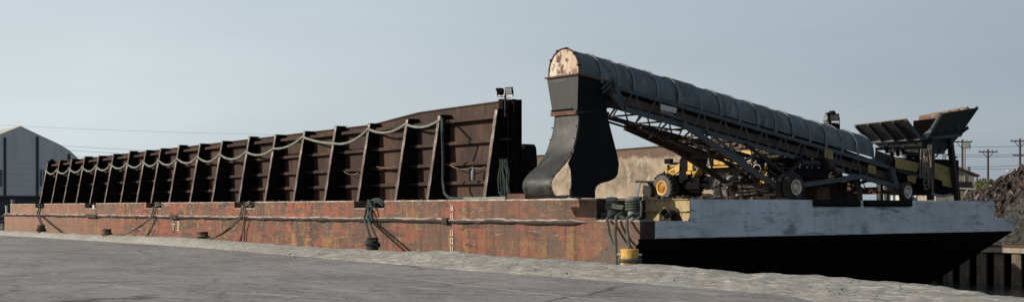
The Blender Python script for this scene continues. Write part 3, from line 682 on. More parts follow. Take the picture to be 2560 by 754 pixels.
pts += [e + Vector((-.06, .02, .02)), e + Vector((0, 0, .03)), e + Vector((.07, 0, -.03)), P(1106, 330, Y=26.62), P(1108, 400, Y=26.92), P(1107, 450, Y=26.9), P(1111, 482, Y=26.7), P(1122, 494, Y=26.6), P(1140, 496, Y=26.55)]
for px in range(1160, 1266, 15): q = P(px, 495, Y=26.5 + .08 * nz(px, 0, 0, .05)); q.z = DK + .085; pts.append(q)
rope_main = main; fine = []
for p, q in zip(rope_main, rope_main[1:]): fine += [p, p.lerp(q, .5)]
fine.append(main[-1])
V_ = pts[:10]; H_ = pts[9:]
o = rope('rope', V_, .058, 'rope_green'); tag(o, 'dark green rope hanging straight down the second last rib to the deck', 'rope')
o = rope('rope', H_, .055, 'rope_pale'); tag(o, 'pale green rope lying along the coaming below the last rib', 'rope')
o = rope('rope', fine, .052, 'rope_pale'); tag(o, 'long pale green rope draped in loops from rib to rib along the bin wall', 'rope')
g = MB()
for k in range(7):
    dx = -.18 + .06 * k; x = P(1262, 400, Y=27.0).x + dx; yy = 26.92 + .05 * (k % 3); zt_, zb = 3.62 - .03 * (k % 3), 2.42 - .1 * ((k * 5) % 4)
    g.tube([(x, yy, zt_)] + [(x + .03 * math.sin(j * 1.3 + k) + (-.05 * j * .3 if k < 3 else .02 * j), yy + .02 * math.sin(j + k), zt_ + (zb - zt_) * j / 7) for j in range(1, 8)] + [(x + .1, yy, zb - .05), (x + .16, yy, zb + .1)], .034, 6)
o = g.build('rope_coil', 'rope_green'); tag(o, 'dark green rope hank hanging down beside the end post of the bin', 'rope')
# small thin lines and fitting on the wall near the last rib
o = MB().tube(sag(P(1125, 412, Y=27.5), P(1180, 418, Y=27.5), .12, 8) + sag(P(1184, 418, Y=27.5), P(1212, 417, Y=27.4), .05, 5), .02, 6).build('cable', 'rope_tan'); tag(o, 'thin pale cable strung across the bay before the last rib', 'cable')
o = MB().tube(sag(P(860, 428, Y=27.5), P(897, 430, Y=27.5), .12, 8), .018, 6).build('cable', 'rope_tan'); tag(o, 'short pale cable sagging below mid height in the bay left of the green knot', 'cable')
o = MB().tube(sag(P(942, 416, Y=27.5), P(992, 414, Y=27.4), .08, 8), .018, 6).build('cable', 'rope_tan'); tag(o, 'short pale cable strung across the bay just right of the green knot', 'cable')
hp = P(1183, 430, Y=27.45); hk = thing('hanging_block', 'pale pulley block hanging from a cable in the last rib bay', 'pulley block', hp)
MB().lathe(hp + Vector((0, 0, -.32)), (0, 0, 1), [(.05, 0), (.09, .06), (.09, .34), (.05, .42), (.02, .5)], 10).build('body', 'grey', hk)
MB().tube([hp + Vector((0, 0, .16)), hp + Vector((0, 0, .30))], .02, 6).build('shackle', 'dark_steel', hk)

# ------------------------------------------------------------------ bollards
def bollard(px, pytop, pybot, wpx, m, label, Y=24.98, arms=False, lab2=None):
    p = P(px, pybot, Y=Y); t = p.dot(FW) ; r = wpx / 2 * p.xy.dot(FW.xy) / FPX; zb = berm(p.x, Y) - .05; zt = P(px, pytop, Y=Y).z
    o = thing('dock_bollard', label, 'bollard', (p.x, Y, zb), 'bollards along the dock edge'); h = zt - zb
    MB().lathe((p.x, Y, zb), (0, 0, 1), [(r * .97, 0), (r * .97, h * .86), (r, h * .88), (r * 1.0, h), (r * .93, h + .01)], 28, True).build('post', m, o)
    if arms:
        for s_ in (-1, 1):
            d = RT * s_; c = Vector((p.x, Y, zt - .16)); MB().cyl(c + d * r * .8, c + d * (r + .09), .038, 12).build('arm', 'pale', o)
    return Vector((p.x, Y, zt)), r, zb
B1 = bollard(103, 562, 581, 19, 'rust', 'rusty mooring bollard wrapped in green rope at the far stern end', )
B2 = bollard(267, 572, 591, 22, 'rust', 'rusty bollard second from the far end with tan ropes looped round it')
B3 = bollard(506, 579, 604, 28, 'rust', 'rusty brown bollard with two tan ropes in the middle of the quay')
B4 = bollard(931, 594, 631, 30, 'dark_steel', 'dark bollard bound with green rope below the knotted mooring line')
B5 = bollard(1574, 622, 667, 46, 'bollard_yellow', 'stout yellow bollard with a cross bar beside the barge corner', Y=24.9, arms=True)
def ring(c, r, z, turns, rr, jit=.03):
    pts = []; N = int(14 * turns)
    for i in range(N + 1):
        t = 2 * math.pi * i / 14; pts.append((c.x + math.cos(t) * (r + rr * .9), c.y + math.sin(t) * (r + rr * .9), z + i / 14 * rr * 1.9 + jit * nz(i * .5, c.x)))
    return pts
def mooring(label, m, strands, rings, r, group='mooring ropes from barge to bollards'):
    g = MB()
    for s_ in strands: g.tube(s_, r, 7, wob=.06)
    for q in rings: g.tube(q, r, 7, wob=.06)
    o = g.build('mooring_rope', m); return tag(o, label, 'rope', group)
def over(edgepx, Yb, zb, end, n=10, r=.05, sagd=.1, dx=0):
    """bitt -> over the hull edge -> over rub rail -> bollard"""
    p = P(edgepx, 510, Y=26.25); e = Vector((p.x + dx, 26.22, zb)); end = Vector(end)
    return [Vector((e.x + .15, 26.75, zb + .12)), Vector((e.x + .05, 26.45, zb + .10)), e] + sag(Vector((e.x, 26.10, 1.46)), end, sagd, n)
c, r, zb = B1; mooring('green rope pair hanging from the far notch to its bollard', 'rope_green',
    [over(98, 0, 1.86, c + Vector((-.15, .1, -.05)), sagd=.03), over(103, 0, 1.86, c + Vector((.15, .1, -.05)), sagd=.03), [P(100, 518, Y=26.1), P(98, 512, Y=26.3), P(103, 508, Y=26.6), P(109, 512, Y=26.7)]], [ring(c, r, zb + .12, 2, .04)], .045)
c, r, zb = B2; mooring('tan rope pair slanting left from the second notch to its low bollard', 'rope_tan',
    [over(385, 0, 1.9, c + Vector((.3, -.25, -.35)), sagd=.42), over(390, 0, 1.9, c + Vector((.3, .2, -.28)), sagd=.32)], [ring(c, r, zb + .14, 1, .035)], .045)
c, r, zb = B3; mooring('tan rope pair slanting left from the third notch to the middle bollard', 'rope_tan',
    [over(606, 0, 1.9, c + Vector((.28, -.25, -.38)), sagd=.30), over(611, 0, 1.9, c + Vector((.28, .2, -.28)), sagd=.24)], [ring(c, r, zb + .13, 1, .035)], .045)
def knot(c, r, k, rr, seed):
    random.seed(seed); pts = []
    for i in range(k): pts.append(Vector(c) + Vector((random.uniform(-1, 1) * r[0], random.uniform(-1, 1) * r[1], random.uniform(-1, 1) * r[2])))
    f = []
    for i in range(len(pts)):  # Catmull-Rom smoothing
        p0, p1, p2, p3 = pts[max(i - 1, 0)], pts[i], pts[min(i + 1, k - 1)], pts[min(i + 2, k - 1)]
        for j in range(5):
            t = j / 5; f.append(.5 * ((2 * p1) + (-p0 + p2) * t + (2 * p0 - 5 * p1 + 4 * p2 - p3) * t * t + (-p0 + 3 * p1 - 3 * p2 + p3) * t ** 3))
    return f
for px, Yk, lab in ((396, 26.6, 'tangled tan rope knot in the notch above the second bollard rope'), (622, 26.6, 'tangled tan rope knot in the notch above the middle bollard rope')):
    p = P(px, 513, Y=Yk); o = MB().tube(knot(p + Vector((0, 0, .05)), (.42, .15, .13), 16, .05, px), .05, 6).build('rope_knot', 'rope_tan'); tag(o, lab, 'rope')
c, r, zb = B4
e = P(930, 510, Y=26.2)
mooring('dark green knotted rope bundle hanging from the notch to the dark bollard', 'rope_green',
    [over(919, 0, 1.95, c + Vector((-.24, .05, -.02)), sagd=0), over(927, 0, 1.95, c + Vector((.16, .1, -.02)), sagd=0, dx=.0), [P(924, 508, Y=26.4), P(920, 520, Y=26.12), P(926, 540, Y=26.05), P(924, 552, Y=26.0), P(929, 568, Y=25.9)],
     [P(921, 500, Y=26.4), P(930, 518, Y=26.1), P(928, 535, Y=26.02), P(931, 548, Y=26.0), P(925, 560, Y=25.95)], sag(P(918, 512, Y=26.6), P(962, 508, Y=26.7), -.22, 8), sag(P(920, 506, Y=26.5), P(958, 514, Y=26.6), -.16, 8)], [ring(c, r * .95, zb + .20, 2, .05, .05)], .050)
p = P(948, 510, Y=26.65); o = MB().tube(knot(p, (.36, .15, .14), 18, .05, 44), .058, 6).build('rope_knot', 'rope_green'); tag(o, 'dark green rope knot wound on the bitt above the dark bollard', 'rope')
# hanging rope tail below the third notch
o = MB().tube([P(606, 512, Y=26.2), P(611, 540, Y=26.08), P(609, 556, Y=26.08), P(611, 575, Y=26.2), P(610, 604, Y=26.2)], .04, 6).build('rope', 'rope_tan'); tag(o, 'short dark rope tail hanging straight down the hull under the third notch', 'rope')
o = MB().tube([P(-6, 548, Y=26.9), P(8, 538, Y=27), P(20, 531, Y=26.9)], .06, 7).build('rope', 'rope_grey'); tag(o, 'grey rope running off the far stern corner of the barge', 'rope')
# corner ropes
c, r, zb = B5
g = MB()
for b, z0, z1, ex in ((BP[0], 1.80, 2.02, 0), (BP[1], 1.76, 2.10, .02)):
    g.tube([(b.x + math.cos(t) * (.19 + ex + .02 * nz(t)), b.y + math.sin(t) * (.19 + ex), z0 + (z1 - z0) * t / (2 * math.pi * 4)) for t in [k * 2 * math.pi / 14 for k in range(57)]], .040, 7)
g.tube([(BP[0].x + .2, 26.42, 1.98), ((BP[0].x + BP[1].x) / 2, 26.45, 1.92), (BP[1].x - .2, 26.43, 1.90)], .04, 7)
g.tube([(BP[0].x + .2, 26.39, 1.90), ((BP[0].x + BP[1].x) / 2, 26.41, 1.85), (BP[1].x - .2, 26.39, 1.84)], .04, 7)
g.tube([P(1602, 502, Y=26.6), P(1604, 520, Y=26.55), P(1602, 540, Y=26.5), P(1590, 547, Y=26.45)], .035, 7)
tag(g.build('rope_wrap', 'rope_grey'), 'grey green rope wound round both corner bitts', 'rope')
E1, E2, E3 = P(1517, 546, Y=26.2), P(1541, 540, Y=26.2), P(1568, 545, Y=26.2)
def drop(e, mids, end): return [e + Vector((0, .5, .08)), e + Vector((0, .2, .10)), e] + mids + [end]
tag(MB().tube(drop(E1, [P(1519, 560, Y=26.0), P(1523, 585, Y=25.8), P(1530, 605, Y=25.6), P(1537, 618, Y=25.4)], P(1543, 640, Y=25.2)), .05, 7, wob=.06).build('mooring_rope', 'rope_grey'), 'left slack strand of the corner mooring rope curving to the yellow bollard', 'rope', 'mooring ropes from barge to bollards')
tag(MB().tube(drop(E2, [P(1539, 560, Y=26.1), P(1537, 585, Y=25.8), P(1539, 610, Y=25.4), P(1541, 640, Y=24.9)], P(1542, 668, Y=24.6)) + [] , .052, 7, wob=.06).tube([Vector(v) for v in ring(c, r, zb + .07, 1.4, .05)], .05, 7).build('mooring_rope', 'rope_grey'), 'middle strand of the corner mooring rope reaching the gravel left of the yellow bollard', 'rope', 'mooring ropes from barge to bollards')
tag(MB().tube(drop(E3, [P(1567, 565, Y=26.0), P(1570, 590, Y=25.6)], P(1574, 622, Y=25.15)), .05, 7, wob=.06).build('mooring_rope', 'rope_grey'), 'right strand of the corner mooring rope dropping onto the yellow bollard top', 'rope', 'mooring ropes from barge to bollards')
tag(MB().tube(knot(P(1512, 543, Y=26.5), (.12, .1, .10), 7, .05, 5) + [P(1530, 543, Y=26.6), P(1545, 535, Y=26.6), P(1560, 546, Y=26.55), P(1580, 540, Y=26.55), P(1594, 536, Y=26.6), P(1602, 534, Y=26.7)], .065, 7, wob=.06).build('rope', 'rope_green'), 'teal rope lying in a wavy line in front of the corner bitts', 'rope')
tag(MB().tube(sag(P(1430, 478, Y=26.6), P(1505, 543, Y=26.6), .05, 10, .02), .062, 7, wob=.06).build('rope', 'rope_green'), 'teal rope slanting from under the black chute down to the corner bitts', 'rope')
# ------------------------------------------------------------------ conveyor
XN, XF = -29.45, -30.95
cv = thing('stacking_conveyor', 'long grey hooded conveyor on dual tyres ending in a tall black rubber chute', 'conveyor', (-30.2, 35.2, DK))
def zh(y): return 6.08 - .144 * (y - 25.8)
def zc(y): return 5.77 - .155 * (y - 27.3)
joints = [25.84, 26.75, 27.5, 28.2, 29.3, 30.3, 31.4, 32.38, 33.36, 34.34, 35.32, 36.3, 37.28, 38.26, 39.24, 40.22, 41.2]
def arch(y, r, k=0, n=16, low=0):
    xc = (XN + XF) / 2; z = zh(y)
    pts = [(xc + r, y, z - low), (xc + r, y, z + .17)]
    pts += [(xc + r * math.cos(math.pi * i / n), y, z + .17 + r * math.sin(math.pi * i / n)) for i in range(1, n)]
    return pts + [(xc - r, y, z + .17), (xc - r, y, z - low)]
for i, (a, b) in enumerate(zip(joints, joints[1:])):
    r = .735 + (.022 if i % 2 else 0) + (.02 if i == 5 else 0)
    dr = [.012 * nz(i, 1, 2) for _ in range(1)][0]
    MB().sheet(arch(a, r + dr), (0, b - a - .012, zh(b) - zh(a)), .02).build('hood_panel', 'hood', cv)
for i, y in enumerate(joints[1:]):
    g = MB(); g.sheet(arch(y - .045, .785, low=.0), (0, .09, -.012), .022)
    x = XN + .035; g.box(x - .02, x + .02, y - .05, y + .05, zc(y) + .02, zh(y) + .05); x = XF - .035; g.box(x - .02, x + .02, y - .05, y + .05, zc(y) + .02, zh(y) + .05)
    g.build('hood_strap', 'strap', cv)
# end plate with rim and bolts
g = MB(); g.prism(arch(25.80, .735), (0, .03, 0)); ep = g.build('end_plate', 'head', cv); ep['label'] = 'rust streaked white rounded end plate'
MB().tube([(a, 25.80, c) for a, b, c in arch(25.8, .745)], .03, 6).build('rim', 'rust', ep)
for a, b, c in arch(25.8, .75)[2:-2:3]: MB().cyl((a, 25.74, c), (a, 25.86, c), .035, 8).build('bolt', 'dark_steel', ep)
# upper chute
g = MB(); zb_ = 4.86
T = [(XN + .03, 25.74, 6.09), (XF - .03, 25.74, 6.09), (XF - .03, 26.95, 5.95), (XN + .03, 26.95, 5.95)]
Bm = [(XN + .0, 25.72, zb_), (XF + .30, 25.72, zb_), (XF + .30, 27.0, zb_ + .05), (XN + .0, 27.0, zb_ + .05)]
for i in (1, 2): j = (i + 1) % 4; g.add([T[i], T[j], Bm[j], Bm[i]], [(0, 1, 2, 3)])
g.add([T[0], T[1], Bm[1], Bm[0]], [(0, 1, 2, 3)]); ch = g.build('upper_chute', 'chute', cv, recalc=False)
MB().add([T[3], T[0], Bm[0], Bm[3]], [(0, 1, 2, 3)]).build('side_plate', 'rubber_black', ch, recalc=False)
g = MB(); g.bar((XN + .06, 25.70, 6.10), (XF - .06, 25.70, 6.10), .07, .05); g.bar((XN + .05, 25.68, 6.10), (XN + .05, 26.95, 5.96), .05, .05); g.build('collar', 'rust', ch)
g = MB(); g.box(XF + .27, XN + .02, 25.64, 25.70, zb_ - .03, zb_ + .10); g.build('clamp_bar', 'rust', ch); g = MB(); g.bar((XN + .03, 25.66, zb_ + .02), (XN + .03, 27.05, zb_ + .06), .05, .10); g.build('clamp_bar', 'dark_steel', ch)
for k in range(6): x = XF + .36 + k * .19; MB().cyl((x, 25.60, zb_ + .14), (x, 25.70, zb_ + .14), .03, 8).build('bolt', 'black', ch)
text('lettering', '410-AVAZING  8996  007', 'grey', ch, (XF + .08, 25.722, 5.93), (1, 0, 0), (0, 0, 1), .085, .95, .002)
# front curtain: hangs, swings out over the side and curls under
prof_px = [(1447, 283), (1446, 315), (1441, 345), (1431, 380), (1417, 405), (1400, 425), (1387, 440), (1380, 455), (1380, 470), (1385, 482), (1394, 490), (1408, 493), (1420, 491), (1430, 487)]
line_ = [P(a, b, X=XN + .02) for a, b in prof_px]
def smooth_line(pts, k=4):
    f = []
    for i in range(len(pts) - 1):
        p0, p1, p2, p3 = pts[max(i - 1, 0)], pts[i], pts[i + 1], pts[min(i + 2, len(pts) - 1)]
        for j in range(k):
            t = j / k; f.append(.5 * ((2 * p1) + (-p0 + p2) * t + (2 * p0 - 5 * p1 + 4 * p2 - p3) * t * t + (-p0 + 3 * p1 - 3 * p2 + p3) * t ** 3))
    return f + [pts[-1]]
line_ = smooth_line(line_)
def curtain(line, width, th, bul=.0):
    g = MB(); n = 8; m = len(line); L = [Vector(p) for p in line]; grids = []
    for sgn in (0, 1):
        vs = []
        for j, p in enumerate(L):
            d = (L[min(j + 1, m - 1)] - L[max(j - 1, 0)]).normalized(); nn = d.cross(Vector((1, 0, 0))).normalized()
            for i in range(n + 1):
                u = i / n; wv = bul * math.sin(math.pi * u) * math.sin(math.pi * min(1, j / m * 1.3)) + .018 * nz(u * 3, j * .25, 2)
                wd = width(j / (m - 1)) if callable(width) else width
                vs.append(p + Vector((-wd * u, 0, 0)) + nn * (wv + (th if sgn else 0)))
        grids.append(vs)
    N = m * (n + 1); g.v = grids[0] + grids[1]
    for j in range(m - 1):
        for i in range(n):
            a = j * (n + 1) + i; g.f += [(a, a + 1, a + n + 2, a + n + 1), (N + a, N + a + n + 1, N + a + n + 2, N + a + 1)]
    for j in range(m - 1):
        for i in (0, n): a = j * (n + 1) + i; g.f.append((a, a + n + 1, N + a + n + 1, N + a))
    for j in (0, m - 1):
        for i in range(n): a = j * (n + 1) + i; g.f.append((a, a + 1, N + a + 1, N + a))
    return g
fc = curtain(line_, lambda t: 1.15 + .28 * math.sin(math.pi * min(t * 1.5, 1) * .5) , .03, .03).build('rubber_curtain', 'rubber', cv, ang=60); fc['label'] = 'grey sunlit front rubber flap curling under'
g = MB()
for p in line_[4:36:4]:
    for dx in (-.05, -1.25): q = Vector(p); MB().cyl(q + Vector((dx, -.06, 0)), q + Vector((dx, .03, 0)), .022, 6).build('bolt', 'black', fc)
# side sheet and rear belly
side_px = [(1447, 284), (1480, 280), (1513, 276), (1522, 310), (1531, 345), (1540, 380), (1546, 408), (1543, 436), (1535, 446), (1520, 453), (1500, 458), (1489, 466), (1486, 478), (1487, 493), (1455, 493), (1430, 490), (1427, 470), (1428, 450), (1426, 425), (1420, 408), (1432, 380), (1441, 345), (1446, 315)]
sd = [P(a, b, X=XN + .03) for a, b in side_px]
MB().prism(sd, (.03, 0, 0)).build('side_curtain', 'rubber_black', cv, ang=60)
rear = smooth_line([P(a, b, X=XN) for a, b in ((1513, 278), (1522, 310), (1531, 345), (1540, 380), (1545, 408), (1542, 434), (1533, 446), (1518, 453), (1500, 458), (1490, 466), (1486, 478), (1488, 494))])
curtain(rear, 1.2, .03, .02).build('rear_curtain', 'rubber_black', cv, ang=60)
MB().box(XN - .3, XN + .2, 26.6, 28.2, DK + .02, DK + .05).build('curtain_hem', 'rubber_black', cv)
# trusses
YA, YB = 27.3, 42.4
def truss(x, name='side_truss'):
    t = sub(name, cv, (x, 35, zc(35)))
    g = MB(); g.bar((x, YA - .4, zc(YA - .4)), (x, YB + 2.2, zc(YB + 2.2)), .09, .13); g.build('top_chord', 'truss', t)
    g = MB(); g.bar((x, YA - .45, zc(YA) - .08), (x, YA + .35, zc(YA + .35) - .62), .09, .12); g.bar((x, YA + .3, zc(YA + .3) - .62), (x, YB - 3.2, zc(YB - 3.2) - .66), .09, .15); g.build('bottom_chord', 'truss', t)
    g = MB(); y = YA + .35; k = 0
    while y < YB - 1:
        MB().bar((x, y, zc(y) - .6), (x, y + .38, zc(y + .38)), .045, .045).build('lattice_bar', 'truss', t)
        MB().bar((x, y + .50, zc(y + .5)), (x, y + .74, zc(y + .74) - .6), .045, .045).build('lattice_bar', 'truss', t)
        y += 1.08; k += 1
truss(XN + .12); truss(XF - .12)
g = MB(); y = YA
while y < YB:
    for dz in (0, -.62): g.bar((XN + .08, y, zc(y) + dz), (XF - .08, y, zc(y) + dz), .06, .06)
    if y < YB - 1.8: g.bar((XN + .08, y, zc(y) - .66), (XF - .08, y + 1.2, zc(y + 1.2) - .66), .05, .05)
    y += 1.2
g.build('cross_brace', 'brown_steel', cv)
g = MB(); 
for dz, wd in ((.05, 1.15), (-.36, 1.05)): g.bar((-30.2, YA - .6, zc(YA - .6) + dz), (-30.2, YB + 2.0, zc(YB + 2) + dz), wd, .025)
g.build('belt', 'rubber_black', cv)
M['tray'] = mat('brown_tray', (.085, .065, .052), [(2, (.13, .10, .08), .5, .7), (4, (.04, .03, .025), .55, .7)], .85)
g = MB(); g.bar((XN - .12, YA + .2, zc(YA + .2) - .28), (XN - .12, YB, zc(YB) - .28), .02, .26); g.bar((-30.2, YA, zc(YA) - .20), (-30.2, YB, zc(YB) - .20), 1.2, .02); g.build('tray', 'tray', cv)
# head gear
g = MB(); g.cyl((XN + .22, 27.0, 5.72), (XF - .22, 27.0, 5.72), .22, 16); g.build('head_pulley', 'dark_steel', cv)
g = MB(); h0 = Vector((XN + .2, 27.0, 5.7))
g.plate([h0 + Vector((0, -.05, .0)), h0 + Vector((0, .35, .02)), h0 + Vector((0, .55, -.42)), h0 + Vector((0, .4, -.5)), h0 + Vector((0, .05, -.25))], .05)
g.bar(P(1504, 222, X=XN + .22), P(1533, 195, X=XN + .22), .05, .05); g.bar(P(1533, 195, X=XN + .22), P(1541, 225, X=XN + .22), .05, .05); g.bar(P(1507, 232, X=XN + .25), P(1528, 212, X=XN + .25), .04, .04)
g.cyl(h0 + Vector((.02, .15, -.02)), h0 + Vector((.14, .15, -.02)), .09, 12); g.cyl(h0 + Vector((.02, .5, -.3)), h0 + Vector((.1, .5, -.3)), .06, 10)
g.build('head_frame', 'truss', cv)
# lower frame of the far side seen under the near chord
g = MB()
for dz in (-.74, -.86): g.bar((XF - .15, 27.5, zc(27.5) + dz + .12), (XF - .15, 35.0, zc(35.0) + dz - .1), .07, .06)
g.bar((XN + .1, 27.9, zc(27.9) - 1.05), (XN + .1, 30.3, zc(30.3) - .82), .05, .05)
g.build('lower_rail', 'brown_steel', cv)
# folding legs
def leg(x, off=0, m='truss'):
    g = MB(); a = Vector((x, 30.2 + off, zc(30.2 + off) - .62)); b = Vector((x, 35.2, 2.58)); g.bar(a, b, .13, .17)
    g.bar(a.lerp(b, .12) + Vector((-.02, .55, .12)), a.lerp(b, .78) + Vector((-.02, .0, .03)), .06, .09); g.build('leg', m, cv)
leg(XN + .28); leg(XF - .28, m='brown_steel')
g = MB()
for t_, y in ((.25, 31.4), (.5, 32.65), (.75, 33.9)):
    z = zc(30.2) - .62 + (2.72 - zc(30.2) + .62) * t_; g.bar((XN + .25, y, z), (XF - .25, y, z), .12, .14)
g.bar((XN + .25, 31.4, 4.15), (XF - .25, 33.9, 3.2), .07, .07); g.bar((XF - .25, 31.4, 4.15), (XN + .25, 33.9, 3.2), .07, .07)
g.bar((XF - .3, 29.5, 4.72), (XF - .3, 33.6, 3.55), .1, .30); g.bar((XF + .3, 29.6, 4.62), (XF + .3, 33.0, 3.75), .25, .06)
g.build('leg_brace', 'brown_steel', cv)
g = MB(); g.bar((XN + .25, 36.0, 2.9), (XN + .25, 33.4, zc(33.4) - .7), .1, .1); g.bar((XN + .25, 35.3, 2.8), (XN + .25, 36.5, zc(36.5) - .7), .12, .12); g.bar((XN + .25, 35.3, 2.8), (XN + .25, 36.1, 2.9), .1, .1); g.build('support_frame', 'dark_steel', cv)
g = MB(); g.bar((XF - .25, 36.0, 2.9), (XF - .25, 33.4, zc(33.4) - .7), .1, .1); g.bar((XF - .25, 35.3, 2.8), (XF - .25, 36.1, 2.9), .1, .1); g.bar((XF - .25, 35.3, 2.8), (XF - .25, 36.5, zc(36.5) - .7), .12, .12); g.build('support_frame', 'dark_steel', cv)
g = MB(); q = [P(2005, 462, X=XN + .2), P(2040, 457, X=XN + .2), P(2151, 441, X=XN + .2), P(2231, 464, X=XN + .2), P(2262, 474, X=XN + .2)]
for a, b in zip(q, q[1:]): g.bar(a, b, .10, .17)
g.build('tow_frame', 'truss', cv); g = MB()
for a, b in zip(q, q[1:]): g.bar(a + Vector((-1.9, 0, 0)), b + Vector((-1.9, 0, 0)), .1, .17)
g.build('tow_frame', 'truss', cv)
# axle and wheels
g = MB(); g.box(-31.9, -28.75, 35.38, 35.62, 2.5, 2.7); g.bar((-31.2, 34.6, 2.75), (-29.2, 34.7, 2.62), .12, .14); g.bar((-31.0, 35.2, 2.45), (-29.3, 35.2, 2.40), .08, .08); g.build('axle', 'brown_steel', cv)
def wheel(parent, c, r, w, rimr, m_t='tyre', m_r='rim_pale', lugs=0, ax=(1, 0, 0), hubm=None, deep=.08):
    """c is the middle of the outer face, ax points outwards"""
    c = Vector(c); ax = Vector(ax); o = sub('wheel', parent, c)
    prof = [(rimr, -.02), (rimr * 1.08, 0), (r * .93, -w * .04), (r * .985, -w * .12), (r, -w * .25), (r, -w * .75), (r * .985, -w * .88), (r * .93, -w * .96), (rimr, -w)]
    g = MB(); g.lathe(c, ax, prof + [prof[0]], 36, cap=False)
    if lugs:
        a = ax.cross(Vector((0, 0, 1))).normalized(); b = ax.cross(a)
        for k in range(lugs):
            for s_ in (0, 1):
                t = 2 * math.pi * (k + .5 * s_) / lugs; d = a * math.cos(t) + b * math.sin(t); tt = -a * math.sin(t) + b * math.cos(t)
                p0 = c + d * (r * 1.0) - ax * (w * (.02 if s_ else .98)); p1 = c + d * (r * 1.01) - ax * (w * .5) + tt * (r * .12); g.bar(p0, p1, r * .17, r * .09, d)
                p0 = c + d * (r * .90) - ax * (w * (-.01 if s_ else 1.01)); g.bar(p0, c + d * (r * 1.02) - ax * (w * (.05 if s_ else .95)), r * .15, r * .07, ax)
    g.build('tyre', m_t, o)
    if lugs: MB().lathe(c, ax, [(rimr * 1.05, .004), (r * .90, .0)], 40, cap=False).build('sidewall', 'tyre_dusty', o, recalc=False)
    rm = MB().lathe(c, ax, [(rimr * 1.06, -.01), (rimr * 1.04, .012), (rimr * .86, -.01), (rimr * .82, -deep), (rimr * .45, -deep * 1.2), (rimr * .42, -deep * .4), (rimr * .2, -deep * .3), (.01, -deep * .3)], 30, cap=False).build('rim', m_r, o)
    g = MB(); a = ax.cross(Vector((0, 0, 1))).normalized(); b = ax.cross(a)
    for k in range(8): t = k * math.pi / 4; q = c + (a * math.cos(t) + b * math.sin(t)) * rimr * .62 - ax * deep * 1.1; g.cyl(q, q + ax * .03, rimr * .07, 6)
    g.build('wheel_nut', 'dark_steel', o)
    if hubm: MB().lathe(c - ax * deep, ax, [(rimr * .80, 0), (rimr * .78, .03), (rimr * .4, .05), (rimr * .38, .09), (.01, .1)], 24, False).build('hub', hubm, o)
    return o
rW = .49
for x in (-28.62, -28.98): wheel(cv, (x, 35.5, DK + rW), rW, .27, .27)
for x in (-31.55, -31.92): wheel(cv, (x, 35.5, DK + rW), rW, .27, .27, m_t='tyre_pale')
wheel(cv, (-28.62, P(2271, 470, X=-28.6).y, DK + .38), .38, .22, .24); wheel(cv, (-31.3, P(2271, 470, X=-28.6).y, DK + .38), .38, .22, .24, m_t='tyre_dusty', m_r='rust')
ty = P(2271, 470, X=-28.6).y; g = MB(); g.box(-31.4, -28.8, ty - .08, ty + .08, DK + .3, DK + .44); g.bar((-31.5, ty - 2, 2.55), (-29.6, ty - .6, 2.62), .2, .16); g.build('axle', 'rust', cv)
# yellow and white plates on the frame
for px, py, wx_, hh, lab in ((2072, 385, .50, .34, 'upper'), (2180, 423, .46, .30, 'lower')):
    p = P(px, py, X=XN + .2); g = MB(); sl = -.155; n_ = 3; 
    y0, y1 = p.y - wx_ / 2, p.y + wx_ / 2; g.prism([(XN + .19, y0, p.z + hh / 2 - sl * wx_ / 2 * -1 * -1), (XN + .19, y1, p.z + hh / 2 + sl * wx_ / 2), (XN + .19, y1, p.z - hh / 2 + sl * wx_ / 2), (XN + .19, y0, p.z - hh / 2 - sl * wx_ / 2)], (.02, 0, 0)); pl = g.build('guard_plate', 'yellow_dull', cv)
    g = MB()
    for k in (-1, 1): g.box(XN + .212, XN + .218, p.y + k * .07 - .012, p.y + k * .07 + .012, p.z - .1, p.z + .11)
    g.build('slot', 'black', pl)
a, b, c, d = P(1652, 260, X=XN + .22), P(1691, 270, X=XN + .22), P(1688, 291, X=XN + .22), P(1650, 280, X=XN + .22)
g = MB(); g.prism([a, b, c, d], (.015, 0, 0)); sg = g.build('sign', 'white_sign' if 'white_sign' in M else 'pale', cv); sg['label'] = 'small white sign with a phone number strip'
e1, e2 = a.lerp(d, .62), b.lerp(c, .62); MB().prism([e1, e2, c.lerp(b, .06), d.lerp(a, .06)], (.018, 0, 0)).build('number_strip', 'black', sg)
text('lettering', '800-692-7327', 'pale', sg, d.lerp(a, .13) + Vector((.019, .03, 0)), (b - a), (a - d), .085, 1.25, .002)
# power pack on the frame
pk = sub('power_pack', cv, (-29.8, 36.9, 3.0))
MB().box(-30.6, -29.2, 36.25, 38.0, 3.0, 3.75).build('housing', 'black', pk, bevel=.03)
g = MB(); g.cyl((-29.15, 37.9, 3.45), (-29.15, 38.25, 3.4), .17, 14); g.cyl((-29.15, 36.4, 3.5), (-29.15, 37.4, 3.5), .12, 12); g.cyl((-29.3, 36.6, 3.75), (-29.3, 36.6, 4.05), .05, 8); g.build('air_filter', 'dark_steel', pk)
random.seed(31); g = MB(); g2 = MB()
for k in range(9):
    c = Vector((-29.17, 36.3 + random.random() * 1.1, 3.35 + random.random() * .35)); s_ = random.uniform(.015, .045); g.bar(c, c + Vector((.04, random.uniform(-.1, .1), random.uniform(-.06, .06))), s_, s_ * 1.6)
g.build('fitting', 'pale', pk)
for k in range(20):
    g2 = MB(); a = Vector((-29.2 - random.random() * 1.6, 33.3 + random.random() * 5, 2.5 + random.random() * 1.1)); b = a + Vector((random.uniform(-.8, .8), random.uniform(-1.2, 1.2), random.uniform(-.7, .4))); g2.tube(sag(a, b, random.uniform(0, .3), 8), random.uniform(.014, .03), 6).build('hydraulic_hose', 'black', cv)
